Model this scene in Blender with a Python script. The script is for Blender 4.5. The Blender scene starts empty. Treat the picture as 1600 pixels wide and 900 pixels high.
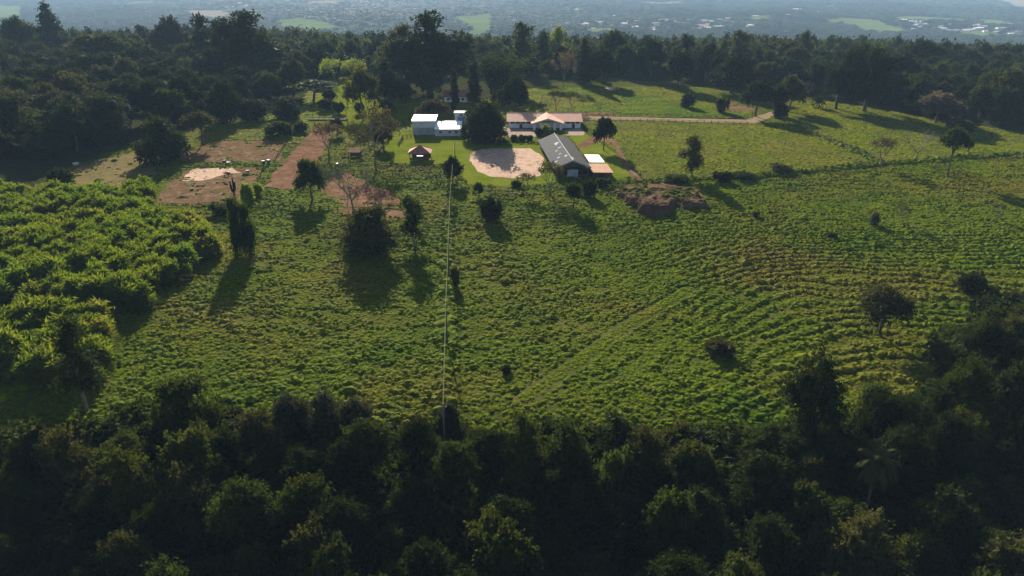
import bpy, bmesh, math, random
import numpy as np
from mathutils import Vector, Matrix
from mathutils.geometry import delaunay_2d_cdt

R = math.radians
rng = np.random.default_rng(7)
random.seed(7)
S = bpy.context.scene
C = S.collection

# ------------------------------------------------------------------ camera, sky, sun, exposure
CAM_H, PITCH, FPX = 60.0, R(24.0), 1100.0
cam = bpy.data.cameras.new('camera'); cam_o = bpy.data.objects.new('camera', cam); C.objects.link(cam_o)
cam.sensor_width = 36.0; cam.lens = FPX / 1600 * 36; cam.clip_start = 0.5; cam.clip_end = 30000
cam_o.location = (0, 0, CAM_H); cam_o.rotation_euler = (R(90) - PITCH, 0, 0)
S.camera = cam_o
SUN_EL, SUN_AZ = R(21.5), R(-11.0)            # azimuth from +Y towards +X
w = bpy.data.worlds.new('World'); S.world = w; w.use_nodes = True
nt = w.node_tree; bg = nt.nodes['Background']
sky = nt.nodes.new('ShaderNodeTexSky'); sky.sky_type = 'NISHITA'; sky.sun_disc = False
sky.sun_elevation = SUN_EL; sky.sun_rotation = SUN_AZ; sky.altitude = 600
sky.air_density = 1.0; sky.dust_density = 1.5
nt.links.new(sky.outputs[0], bg.inputs[0]); bg.inputs[1].default_value = 0.05
sl = bpy.data.lights.new('sun', 'SUN'); sl.energy = 5.0; sl.angle = R(0.5); sl.color = (1.0, 0.93, 0.80)
so = bpy.data.objects.new('sun', sl); C.objects.link(so)
sdir = Vector((math.sin(SUN_AZ) * math.cos(SUN_EL), math.cos(SUN_AZ) * math.cos(SUN_EL), math.sin(SUN_EL)))
so.rotation_euler = sdir.to_track_quat('Z', 'Y').to_euler(); so.location = (0, 0, 200)
S.view_settings.view_transform = 'Standard'; S.view_settings.look = 'None'
S.view_settings.exposure = 1.9; S.view_settings.gamma = 1.0; S.view_settings.use_curve_mapping = False
S.render.engine = 'CYCLES'
cy = S.cycles
cy.max_bounces = 5; cy.diffuse_bounces = 2; cy.glossy_bounces = 1; cy.transmission_bounces = 3
cy.volume_bounces = 0; cy.transparent_max_bounces = 4; cy.use_denoising = True; cy.denoiser = 'OPENIMAGEDENOISE'; cy.denoising_input_passes = 'RGB_ALBEDO_NORMAL'; cy.denoising_prefilter = 'ACCURATE'
cy.sample_clamp_indirect = 4.0; cy.use_adaptive_sampling = False
HAZE_DENSITY, HAZE_COL, HAZE_G = 0.000095, (0.50, 0.74, 1.0, 1), -0.2

# ------------------------------------------------------------------ terrain and projection helpers
def smooth(a, b, x):
    t = np.clip((np.asarray(x, float) - a) / (b - a), 0, 1)
    return t * t * (3 - 2 * t)

def hgt(x, y):
    x = np.asarray(x, float); y = np.asarray(y, float)
    z = -5.0 * smooth(94, 56, y)
    z = z + 0.5 * np.sin(x / 33 + 1.0) * np.sin(y / 29) * smooth(80, 120, y) * (1 - smooth(190, 215, y))
    z = z + 0.35 * np.sin(x / 47 + 0.4) * np.sin(y / 41 + 2) * smooth(200, 240, y)
    f = smooth(520, 1000, np.hypot(x, y))
    z = z + f * (9 * np.sin(x / 310 + 0.6) * np.cos(y / 420 + 0.8) + 5 * np.sin(x / 150 + y / 190) + 4 * np.cos(x / 95 - y / 260))
    z = z - 125 * smooth(600, 1700, np.hypot(x * 0.8, y))
    z = z + 60 * smooth(5000, 11000, y) * (1 + np.sin(x / 900 + 1))
    return z

def ray(u, v):
    cx = (u - 800) / FPX; cyy = (450 - v) / FPX
    return np.array((cx, cyy * math.sin(PITCH) + math.cos(PITCH), cyy * math.cos(PITCH) - math.sin(PITCH)))

_T = np.geomspace(40, 13000, 8000)
def G(u, v, dz=0.0):
    """where the sight line through photo position (u, v) meets the land (dz metres above it)"""
    d = ray(u, v)
    px, py, pz = d[0] * _T, d[1] * _T, CAM_H + d[2] * _T
    below = np.nonzero(pz < hgt(px, py) + dz)[0]
    i = below[0] if len(below) else len(_T) - 1
    if i > 0:
        a = pz[i - 1] - hgt(px[i - 1], py[i - 1]) - dz; b = pz[i] - hgt(px[i], py[i]) - dz
        k = a / (a - b) if a != b else 1
        t = _T[i - 1] + (_T[i] - _T[i - 1]) * k
    else:
        t = _T[0]
    return Vector((d[0] * t, d[1] * t, float(hgt(d[0] * t, d[1] * t))))

def scale_at(p, u=None):
    """photo pixels per metre of height / of width at a ground point"""
    dep = p[1] * math.cos(PITCH) + (CAM_H - p[2]) * math.sin(PITCH)
    cyy = (p[2] - CAM_H) * math.cos(PITCH) / dep + p[1] * math.sin(PITCH) / dep
    return FPX / dep * (math.cos(PITCH) + cyy * math.sin(PITCH)), FPX / dep

def poly(*px): return [G(u, v) for u, v in px]

def inside(pg, x, y):
    x = np.asarray(x); y = np.asarray(y); r = np.zeros(x.shape, bool); n = len(pg)
    for i in range(n):
        x1, y1 = pg[i][0], pg[i][1]; x2, y2 = pg[i - 1][0], pg[i - 1][1]
        if y1 == y2: continue
        r ^= ((y1 > y) != (y2 > y)) & (x < (x2 - x1) * (y - y1) / (y2 - y1) + x1)
    return r

def vnoise(x, y, seed=0):
    x = np.asarray(x, float); y = np.asarray(y, float)
    xi = np.floor(x).astype(np.int64); yi = np.floor(y).astype(np.int64)
    fx = x - xi; fy = y - yi; fx = fx * fx * (3 - 2 * fx); fy = fy * fy * (3 - 2 * fy)
    def h(a, b):
        n = (a * 374761393 + b * 668265263 + seed * 1442695041) & 0x7fffffff
        n = ((n ^ (n >> 13)) * 1274126177) & 0x7fffffff
        n = n ^ (n >> 16)
        return (n & 0xffff) / 65535.0
    return (h(xi, yi) * (1 - fx) + h(xi + 1, yi) * fx) * (1 - fy) + (h(xi, yi + 1) * (1 - fx) + h(xi + 1, yi + 1) * fx) * fy

# ------------------------------------------------------------------ materials
def mat(name, build):
    m = bpy.data.materials.new(name); m.use_nodes = True
    n = m.node_tree.nodes; l = m.node_tree.links; b = n['Principled BSDF']
    b.inputs['Specular IOR Level'].default_value = 0.02
    build(n, l, b); return m

def noise_node(n, l, scale, detail=4, rough=0.6, coord='Object', dist=0.0):
    tc = n.new('ShaderNodeTexCoord'); t = n.new('ShaderNodeTexNoise')
    t.inputs['Scale'].default_value = scale; t.inputs['Detail'].default_value = detail; t.inputs['Roughness'].default_value = rough
    t.inputs['Distortion'].default_value = dist
    if coord == 'World':
        g = n.new('ShaderNodeNewGeometry'); l.new(g.outputs['Position'], t.inputs['Vector'])
    else:
        l.new(tc.outputs[coord], t.inputs['Vector'])
    return t.outputs['Fac']

def ramp(n, l, fac, stops):
    r = n.new('ShaderNodeValToRGB'); e = r.color_ramp.elements
    while len(e) < len(stops): e.new(0.5)
    for q, (p, c) in zip(e, stops): q.position = p; q.color = (*c, 1)
    l.new(fac, r.inputs[0]); return r.outputs[0]

def mix(n, l, a, b, f, mode='MIX'):
    m = n.new('ShaderNodeMix'); m.data_type = 'RGBA'; m.blend_type = mode
    for s, v in (('A', a), ('B', b)):
        i = [q for q in m.inputs if q.name == s and q.type == 'RGBA'][0]
        if isinstance(v, tuple): i.default_value = (*v, 1)
        else: l.new(v, i)
    fi = [q for q in m.inputs if q.name == 'Factor' and q.type == 'VALUE'][0]
    if isinstance(f, (int, float)): fi.default_value = f
    else: l.new(f, fi)
    return [q for q in m.outputs if q.type == 'RGBA'][0]

def bump(n, l, b, fac, strength=0.4, dist=0.1):
    k = n.new('ShaderNodeBump'); k.inputs['Strength'].default_value = strength; k.inputs['Distance'].default_value = dist
    l.new(fac, k.inputs['Height']); l.new(k.outputs[0], b.inputs['Normal'])

def soil_mat(name, stops, s1=0.12, s2=1.7, bs=0.5, bd=0.15, pale=None):
    def f(n, l, b):
        a = noise_node(n, l, s1, 6, 0.65, 'World', 0.4); c = noise_node(n, l, s2, 5, 0.7, 'World')
        col = ramp(n, l, a, stops)
        if pale:
            q = noise_node(n, l, 0.33, 5, 0.7, 'World', 1.2); col = mix(n, l, col, pale, ramp(n, l, q, [(0.50, (0, 0, 0)), (0.66, (0.8, 0.8, 0.8))]))
        g = ramp(n, l, c, [(0.3, (0.72, 0.72, 0.72)), (0.7, (1.15, 1.15, 1.15))])
        l.new(mix(n, l, col, g, 1.0, 'MULTIPLY'), b.inputs['Base Color'])
        b.inputs['Roughness'].default_value = 1.0; b.inputs['Specular IOR Level'].default_value = 0.0; bump(n, l, b, c, bs, bd)
    return mat(name, f)

def plain(name, col, rough=0.8, var=0.25, s=1.5, metal=0.0, bs=0.0):
    def f(n, l, b):
        a = noise_node(n, l, s, 5, 0.65, 'Object')
        lo = tuple(c * (1 - var) for c in col); hi = tuple(min(1, c * (1 + var)) for c in col)
        l.new(ramp(n, l, a, [(0.3, lo), (0.7, hi)]), b.inputs['Base Color'])
        b.inputs['Roughness'].default_value = rough; b.inputs['Metallic'].default_value = metal
        if bs: bump(n, l, b, a, bs, 0.05)
    return mat(name, f)

def leaf_mat(name, c1, c2, trans=0.35, tcol=None, patch=None, pscale=0.03):
    """foliage: two leaf colours mixed per plant and per spot, part of the light comes through the blade"""
    m = bpy.data.materials.new(name); m.use_nodes = True
    n = m.node_tree.nodes; l = m.node_tree.links; n.remove(n['Principled BSDF']); out = n['Material Output']
    oi = n.new('ShaderNodeObjectInfo')
    ns = noise_node(n, l, 0.55, 3, 0.6, 'World')
    add = n.new('ShaderNodeMath'); add.operation = 'ADD'; l.new(oi.outputs['Random'], add.inputs[0]); l.new(ns, add.inputs[1])
    half = n.new('ShaderNodeMath'); half.operation = 'MULTIPLY'; half.inputs[1].default_value = 0.5; l.new(add.outputs[0], half.inputs[0])
    col = ramp(n, l, half.outputs[0], [(0.25, c1), (0.75, c2)])
    if patch:
        for k, (pc, lo, hi) in enumerate(patch):
            pn = noise_node(n, l, pscale * (1 + 0.7 * k), 5, 0.62, 'World', 0.6)
            fr = ramp(n, l, pn, [(lo, (0, 0, 0)), (hi, (1, 1, 1))])
            col = mix(n, l, col, pc, fr)
    d = n.new('ShaderNodeBsdfPrincipled'); d.inputs['Roughness'].default_value = 0.75; d.inputs['Specular IOR Level'].default_value = 0.015
    t = n.new('ShaderNodeBsdfTranslucent'); ms = n.new('ShaderNodeMixShader'); ms.inputs[0].default_value = trans
    l.new(col, d.inputs['Base Color'])
    l.new(mix(n, l, col, tcol or (1.25, 1.2, 0.6), 1.0, 'MULTIPLY'), t.inputs['Color'])
    l.new(d.outputs[0], ms.inputs[1]); l.new(t.outputs[0], ms.inputs[2]); l.new(ms.outputs[0], out.inputs['Surface'])
    return m

M = {}
M['pasture'] = soil_mat('pasture', [(0.3, (0.030, 0.042, 0.007)), (0.5, (0.048, 0.056, 0.011)), (0.62, (0.075, 0.068, 0.02)), (0.75, (0.04, 0.056, 0.009))], 0.05, 1.3, 0.8, 0.25)
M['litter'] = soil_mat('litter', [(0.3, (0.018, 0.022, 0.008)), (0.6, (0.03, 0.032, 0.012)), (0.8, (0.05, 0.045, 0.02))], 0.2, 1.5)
M['lawn'] = soil_mat('lawn', [(0.28, (0.055, 0.080, 0.006)), (0.5, (0.085, 0.104, 0.009)), (0.72, (0.125, 0.122, 0.022))], 0.16, 1.6, 0.4, 0.06)
M['red_soil'] = soil_mat('red_soil', [(0.25, (0.055, 0.032, 0.019)), (0.5, (0.105, 0.058, 0.035)), (0.75, (0.15, 0.088, 0.055))], 0.09, 1.2, pale=(0.20, 0.115, 0.07))
M['paddock'] = soil_mat('paddock', [(0.3, (0.05, 0.05, 0.015)), (0.45, (0.10, 0.06, 0.034)), (0.6, (0.085, 0.052, 0.028)), (0.7, (0.06, 0.058, 0.02))], 0.11, 1.4, pale=(0.19, 0.125, 0.085))
M['dry'] = soil_mat('dry', [(0.3, (0.085, 0.07, 0.026)), (0.5, (0.12, 0.09, 0.04)), (0.7, (0.065, 0.066, 0.02))], 0.14, 1.6, pale=(0.17, 0.125, 0.065))
M['sand'] = soil_mat('sand', [(0.3, (0.30, 0.20, 0.14)), (0.55, (0.40, 0.28, 0.205)), (0.75, (0.24, 0.155, 0.105))], 0.16, 0.9, 0.8, 0.25, pale=(0.22, 0.14, 0.095))
M['track'] = soil_mat('track', [(0.3, (0.13, 0.09, 0.055)), (0.6, (0.20, 0.145, 0.095))], 0.15, 1.4)
M['paving'] = soil_mat('paving', [(0.3, (0.20, 0.155, 0.115)), (0.6, (0.27, 0.21, 0.16))], 0.3, 2.0, 0.2, 0.03)
M['far_field'] = soil_mat('far_field', [(0.3, (0.06, 0.085, 0.018)), (0.6, (0.09, 0.115, 0.028)), (0.8, (0.12, 0.125, 0.04))], 0.01, 0.08)
M['far_dry'] = soil_mat('far_dry', [(0.3, (0.16, 0.115, 0.07)), (0.7, (0.21, 0.16, 0.10))], 0.01, 0.08)

M['grass'] = leaf_mat('grass', (0.080, 0.122, 0.003), (0.122, 0.156, 0.006), 0.52, (1.5, 1.45, 0.4),
                      [((0.150, 0.132, 0.020), 0.48, 0.66), ((0.058, 0.112, 0.004), 0.55, 0.68), ((0.115, 0.080, 0.028), 0.67, 0.76)], 0.022)
M['grass_yellow'] = leaf_mat('grass_yellow', (0.098, 0.134, 0.004), (0.15, 0.165, 0.008), 0.52, (1.5, 1.4, 0.4),
                             [((0.15, 0.14, 0.035), 0.46, 0.66)], 0.03)
M['cane'] = leaf_mat('cane', (0.052, 0.084, 0.010), (0.090, 0.118, 0.018), 0.45, (1.5, 1.35, 0.5), [((0.055, 0.10, 0.018), 0.5, 0.65), ((0.13, 0.13, 0.035), 0.56, 0.7)], 0.05)
for nm, c1, c2, t in [('leaf_dark', (0.014, 0.022, 0.006), (0.026, 0.036, 0.009), 0.25), ('leaf_mid', (0.028, 0.044, 0.009), (0.048, 0.066, 0.014), 0.33),
                      ('leaf_olive', (0.040, 0.043, 0.013), (0.062, 0.062, 0.02), 0.3), ('leaf_grey', (0.034, 0.040, 0.022), (0.054, 0.058, 0.034), 0.25),
                      ('leaf_lime', (0.10, 0.14, 0.018), (0.16, 0.19, 0.03), 0.4), ('leaf_maroon', (0.030, 0.022, 0.015), (0.046, 0.031, 0.021), 0.25),
                      ('leaf_brown', (0.045, 0.036, 0.020), (0.068, 0.052, 0.03), 0.3), ('leaf_blue', (0.022, 0.033, 0.017), (0.036, 0.048, 0.026), 0.25),
                      ('leaf_fern', (0.026, 0.038, 0.007), (0.046, 0.056, 0.011), 0.35), ('leaf_pink', (0.075, 0.058, 0.048), (0.11, 0.085, 0.07), 0.3)]:
    kf = 1.0 if nm in ('leaf_lime', 'leaf_pink') else 0.80
    M[nm] = leaf_mat(nm, tuple(v * kf for v in c1), tuple(v * kf for v in c2), t)
M['bark'] = plain('bark', (0.085, 0.062, 0.045), 0.95, 0.35, 2.0, bs=0.5)
M['bark_grey'] = plain('bark_grey', (0.16, 0.13, 0.105), 0.95, 0.3, 2.0, bs=0.4)
M['timber'] = plain('timber', (0.062, 0.045, 0.034), 0.9, 0.35, 2.5)
M['wire'] = plain('wire', (0.06, 0.055, 0.05), 0.9, 0.1, 1.0)
M['cable'] = plain('cable', (0.14, 0.145, 0.045), 0.95, 0.1, 1.0)
M['concrete'] = plain('concrete', (0.10, 0.095, 0.075), 0.9, 0.2, 1.2)
M['white_wall'] = plain('white_wall', (0.62, 0.60, 0.57), 0.85, 0.12, 0.6)
M['grey_wall'] = plain('grey_wall', (0.26, 0.26, 0.275), 0.85, 0.18, 0.7)
M['white_metal'] = plain('white_metal', (0.80, 0.80, 0.78), 0.35, 0.06, 0.8)
M['dark'] = plain('dark', (0.02, 0.02, 0.022), 0.8, 0.3)
M['glass'] = plain('glass', (0.06, 0.08, 0.11), 0.15, 0.2)
M['plastic_dark'] = plain('plastic_dark', (0.025, 0.025, 0.03), 0.5, 0.2)
M['plastic_white'] = plain('plastic_white', (0.42, 0.42, 0.41), 0.5, 0.08)
M['blue_tank'] = plain('blue_tank', (0.12, 0.17, 0.26), 0.5, 0.15)
M['horse'] = plain('horse', (0.055, 0.03, 0.018), 0.55, 0.25, 2.0)
M['mane'] = plain('mane', (0.012, 0.010, 0.008), 0.7, 0.2)
M['cow'] = plain('cow', (0.02, 0.017, 0.015), 0.6, 0.2)
M['brick'] = plain('brick', (0.34, 0.17, 0.10), 0.9, 0.25, 1.0)

def tile_mat(name, c1, c2, pitch=0.55):
    def f(n, l, b):
        tc = n.new('ShaderNodeTexCoord'); wv = n.new('ShaderNodeTexWave'); wv.inputs['Scale'].default_value = 1 / pitch
        wv.bands_direction = 'X'; l.new(tc.outputs['Object'], wv.inputs['Vector'])
        a = noise_node(n, l, 0.7, 6, 0.7); col = ramp(n, l, a, [(0.3, c1), (0.7, c2)])
        g = ramp(n, l, wv.outputs['Fac'], [(0.0, (0.8, 0.8, 0.8)), (1.0, (1.08, 1.08, 1.08))])
        l.new(mix(n, l, col, g, 1.0, 'MULTIPLY'), b.inputs['Base Color']); b.inputs['Roughness'].default_value = 0.85
        bump(n, l, b, wv.outputs['Fac'], 0.5, 0.06)
    return mat(name, f)
M['clay_tile'] = tile_mat('clay_tile', (0.40, 0.21, 0.145), (0.54, 0.33, 0.24))
M['old_or_shade_tile'] = tile_mat('old_or_shade_tile', (0.20, 0.085, 0.06), (0.34, 0.15, 0.10))
M['fibre_roof'] = tile_mat('fibre_roof', (0.018, 0.018, 0.020), (0.036, 0.035, 0.037), 1.1)
M['rust_roof'] = tile_mat('rust_roof', (0.28, 0.15, 0.09), (0.42, 0.26, 0.16), 1.0)

# ------------------------------------------------------------------ object helpers
def link(name, data, parent=None, loc=None):
    o = bpy.data.objects.new(name, data); C.objects.link(o)
    if parent is not None: o.parent = parent
    if loc is not None: o.location = loc
    return o

def tag(o, label, cat, group=None):
    o['label'] = label; o['category'] = cat
    if group: o['group'] = group
    return o

def empty(name, loc, rz=0.0, label=None, cat=None, group=None):
    o = link(name, None, None, loc); o.rotation_euler = (0, 0, rz); o.empty_display_size = 0.5
    if label: tag(o, label, cat, group)
    return o

def mesh_np(name, verts, faces, m, smooth_=False):
    me = bpy.data.meshes.new(name); me.from_pydata([tuple(v) for v in verts], [], [tuple(f) for f in faces])
    me.materials.append(m)
    if smooth_: me.polygons.foreach_set('use_smooth', [True] * len(me.polygons))
    me.update(); return me

class MB:
    """collects boxes, prisms and tubes into one mesh"""
    def __init__(s): s.v = []; s.f = []
    def add(s, v, f):
        k = len(s.v); s.v += [tuple(q) for q in v]; s.f += [tuple(i + k for i in q) for q in f]; return s
    def box(s, x0, x1, y0, y1, z0, z1):
        return s.add([(x0, y0, z0), (x1, y0, z0), (x1, y1, z0), (x0, y1, z0), (x0, y0, z1), (x1, y0, z1), (x1, y1, z1), (x0, y1, z1)],
                     [(3, 2, 1, 0), (4, 5, 6, 7), (0, 1, 5, 4), (1, 2, 6, 5), (2, 3, 7, 6), (3, 0, 4, 7)])
    def slab(s, pts, t):
        """a sheet through coplanar points, thickened downwards by t"""
        n = len(pts); return s.add(list(pts) + [(p[0], p[1], p[2] - t) for p in pts],
                                   [tuple(range(n)), tuple(range(2 * n - 1, n - 1, -1))] + [((i + 1) % n, i, n + i, n + (i + 1) % n) for i in range(n)])
    def prism(s, prof, y0, y1, axis='y'):
        """profile (a, z) pushed along an axis"""
        n = len(prof)
        P = (lambda a, b, z: (a, b, z)) if axis == 'y' else (lambda a, b, z: (b, a, z))
        return s.add([P(a, y0, z) for a, z in prof] + [P(a, y1, z) for a, z in prof],
                     [tuple(range(n)), tuple(range(2 * n - 1, n - 1, -1))] + [((i + 1) % n, i, n + i, n + (i + 1) % n) for i in range(n)])
    def tube(s, pts, rad, sides=6, cap=True):
        pts = [Vector(p) for p in pts]; k = len(s.v); n = len(pts); up = Vector((0, 0, 1)); prev = None
        for i, p in enumerate(pts):
            d = (pts[min(i + 1, n - 1)] - pts[max(i - 1, 0)]).normalized()
            a = d.cross(up if abs(d.z) < 0.9 else Vector((1, 0, 0))).normalized() if prev is None else (prev - d * prev.dot(d)).normalized()
            prev = a; b = d.cross(a)
            r = rad[i] if hasattr(rad, '__len__') else rad
            for j in range(sides):
                t = 2 * math.pi * j / sides; q = p + (a * math.cos(t) + b * math.sin(t)) * r; s.v.append((q.x, q.y, q.z))
        for i in range(n - 1):
            for j in range(sides):
                j2 = (j + 1) % sides; s.f.append((k + i * sides + j, k + i * sides + j2, k + (i + 1) * sides + j2, k + (i + 1) * sides + j))
        if cap: s.f.append(tuple(k + (n - 1) * sides + j for j in range(sides))); s.f.append(tuple(k + sides - 1 - j for j in range(sides)))
        return s
    def mesh(s, name, m, smooth_=False): return mesh_np(name, s.v, s.f, m, smooth_)
    def build(s, name, m, parent=None, smooth_=False): return link(name, s.mesh(name, m, smooth_), parent)

# ------------------------------------------------------------------ the land
def axis(lo, hi, step, out_lo, out_hi):
    a = list(np.arange(lo, hi + 0.01, step)); s = step; x = a[-1]
    while x < out_hi: s = min(s * 1.06, 90); x += s; a.append(x)
    s = step; x = a[0]; b = []
    while x > out_lo: s = min(s * 1.06, 90); x -= s; b.append(x)
    return np.array(b[::-1] + a)
gx = axis(-240, 240, 2.0, -9500, 9500); gy = axis(30, 440, 2.0, -120, 13500)
GX, GY = np.meshgrid(gx, gy); GZ = hgt(GX, GY)
nx, ny = len(gx), len(gy)
idx = np.arange(nx * ny).reshape(ny, nx)
quads = np.stack([idx[:-1, :-1], idx[:-1, 1:], idx[1:, 1:], idx[1:, :-1]], -1).reshape(-1, 4)
me = bpy.data.meshes.new('ground'); V = np.stack([GX, GY, GZ], -1).reshape(-1, 3).astype(np.float32)
me.vertices.add(len(V)); me.vertices.foreach_set('co', V.ravel())
me.loops.add(quads.size); me.loops.foreach_set('vertex_index', quads.ravel().astype(np.int32))
me.polygons.add(len(quads)); me.polygons.foreach_set('loop_start', np.arange(0, quads.size, 4, dtype=np.int32))
me.update(calc_edges=True); me.materials.append(M['pasture']); me.polygons.foreach_set('use_smooth', [True] * len(me.polygons))
ground = link('ground', me); ground['kind'] = 'structure'

def sheet(name, pg, m, off, rough=0.6, step=3.0, kind='structure', wob=2.5):
    """a patch of other ground laid over the land, its edge broken up a little"""
    pts = []; n = len(pg)
    for i in range(n):
        a = Vector((pg[i][0], pg[i][1])); b = Vector((pg[(i + 1) % n][0], pg[(i + 1) % n][1])); k = max(1, int((b - a).length / (step * 0.4)))
        for j in range(k):
            p = a.lerp(b, j / k); dx = (vnoise(p.x / wob, p.y / wob, 3) - 0.5) * 2 * rough; dy = (vnoise(p.x / wob + 50, p.y / wob, 4) - 0.5) * 2 * rough
            pts.append((p.x + dx, p.y + dy))
    e = [(i, (i + 1) % len(pts)) for i in range(len(pts))]
    xs = [p[0] for p in pts]; ys = [p[1] for p in pts]
    X, Y = np.meshgrid(np.arange(min(xs), max(xs), step), np.arange(min(ys), max(ys), step)); X = X.ravel(); Y = Y.ravel()
    k = inside(pts, X, Y); inner = list(zip(X[k], Y[k]))
    v, _, f, *_ = delaunay_2d_cdt([Vector(p) for p in pts + inner], e, [], 1, 1e-5)
    vv = np.array([(p.x, p.y) for p in v]); z = hgt(vv[:, 0], vv[:, 1]) + off
    o = link(name, mesh_np(name, np.column_stack([vv, z]), f, m, True)); o['kind'] = kind
    return pts

EXC = []; SOFT = []          # places where no pasture grass grows
def patch(name, px, m, off, exc=True, **k):
    pts = sheet(name, poly(*px), m, off, **k)
    if exc: EXC.append(pts); SOFT.append({'forest_floor': 0.5, 'lawn': 0.3, 'farm_yard': 0.0, 'riding_arena': 0.35, 'farm_track': 0.45, 'dirt_track': 0.55, 'far_road': 0.0}.get(name, 1.0))
    return pts

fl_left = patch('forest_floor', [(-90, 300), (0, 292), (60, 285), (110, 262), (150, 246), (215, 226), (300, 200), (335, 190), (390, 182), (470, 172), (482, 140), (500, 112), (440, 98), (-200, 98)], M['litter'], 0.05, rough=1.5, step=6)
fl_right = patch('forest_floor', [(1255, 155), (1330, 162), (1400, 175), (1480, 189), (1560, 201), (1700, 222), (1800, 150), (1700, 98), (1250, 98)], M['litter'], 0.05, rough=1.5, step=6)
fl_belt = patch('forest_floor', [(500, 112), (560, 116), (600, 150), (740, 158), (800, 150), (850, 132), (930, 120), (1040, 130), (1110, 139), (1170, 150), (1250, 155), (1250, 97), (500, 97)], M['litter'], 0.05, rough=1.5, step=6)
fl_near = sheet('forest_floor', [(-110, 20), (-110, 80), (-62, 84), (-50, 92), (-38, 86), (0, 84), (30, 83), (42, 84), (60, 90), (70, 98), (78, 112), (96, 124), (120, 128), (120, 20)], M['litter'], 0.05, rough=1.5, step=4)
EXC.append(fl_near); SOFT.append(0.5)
patch('dry_grass_strip', [(110, 268), (150, 250), (215, 236), (262, 236), (245, 264), (238, 292), (190, 296), (120, 292)], M['dry'], 0.06, rough=1.2)
patch('paddock', [(272, 252), (322, 222), (400, 219), (446, 221), (438, 252), (415, 252), (340, 256)], M['paddock'], 0.07, rough=0.8)
patch('paddock', [(246, 306), (262, 285), (300, 262), (398, 262), (410, 270), (395, 300), (368, 318), (246, 322)], M['paddock'], 0.07, rough=0.8)
patch('bare_sand', [(285, 283), (300, 264), (362, 263), (378, 270), (345, 275), (320, 282)], M['sand'], 0.10, rough=0.8, wob=2)
patch('dirt_track', [(414, 292), (426, 272), (448, 248), (474, 220), (494, 197), (517, 196), (516, 215), (506, 240), (482, 270), (466, 293), (440, 297)], M['red_soil'], 0.09, rough=0.7)
patch('red_clearing', [(505, 300), (515, 275), (545, 268), (580, 290), (622, 303), (624, 318), (590, 323), (540, 325)], M['red_soil'], 0.08, rough=1.0)
patch('red_clearing', [(520, 327), (560, 326), (560, 334), (520, 333)], M['red_soil'], 0.08, rough=0.5)
patch('red_clearing', [(594, 329), (632, 328), (632, 341), (600, 341)], M['red_soil'], 0.08, rough=0.5)
patch('riding_arena', [(735, 252), (737, 238), (752, 233), (830, 232), (848, 245), (850, 266), (842, 276), (800, 279), (768, 276), (744, 268)], M['sand'], 0.10, rough=0.7)
lawn1 = patch('lawn', [(618, 205), (730, 214), (790, 228), (860, 225), (862, 262), (870, 285), (800, 292), (730, 288), (716, 262), (690, 256), (620, 256), (600, 232)], M['lawn'], 0.05, rough=0.5)
patch('lawn', [(884, 206), (906, 202), (925, 215), (960, 240), (990, 268), (985, 276), (950, 280), (932, 262), (906, 235)], M['lawn'], 0.05, rough=0.5)
patch('lawn', [(483, 205), (483, 170), (510, 130), (512, 112), (560, 112), (566, 150), (600, 160), (640, 160), (740, 160), (745, 172), (640, 182), (600, 200)], M['lawn'], 0.06, rough=0.6)
patch('farm_yard', [(783, 196), (793, 200), (836, 203), (838, 214), (796, 215), (784, 206)], M['paving'], 0.11, rough=0.2)
patch('farm_yard', [(880, 204), (906, 200), (914, 208), (912, 212), (884, 212)], M['paving'], 0.11, rough=0.2)
patch('farm_track', [(905, 181), (1000, 183), (1100, 186), (1165, 187), (1215, 172), (1225, 176), (1180, 193), (1100, 191), (1000, 188), (906, 188)], M['track'], 0.09, rough=0.5)
patch('farm_track', [(840, 176), (960, 175), (960, 179), (906, 181), (842, 180)], M['red_soil'], 0.10, rough=0.5)
patch('farm_track', [(934, 204), (926, 212), (912, 222), (900, 228), (912, 232), (932, 222), (955, 222), (975, 262), (1000, 292), (1012, 290), (985, 262), (962, 220), (944, 210)], M['red_soil'], 0.09, rough=0.3, step=2)
patch('red_clearing', [(956, 292), (990, 286), (1045, 284), (1090, 296), (1104, 318), (1070, 330), (1046, 318), (1040, 340), (1008, 340), (980, 316), (960, 304)], M['red_soil'], 0.08, rough=0.8)
patch('sand_pit', [(936, 139), (958, 136), (970, 139), (955, 143)], M['sand'], 0.10, rough=0.6)
patch('red_clearing', [(1115, 160), (1150, 158), (1180, 172), (1160, 178), (1130, 170)], M['red_soil'], 0.08, rough=1.0)
patch('far_road', [(395, 96), (570, 96), (570, 101), (395, 101)], M['paving'], 0.4, rough=0.5, step=6)

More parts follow.
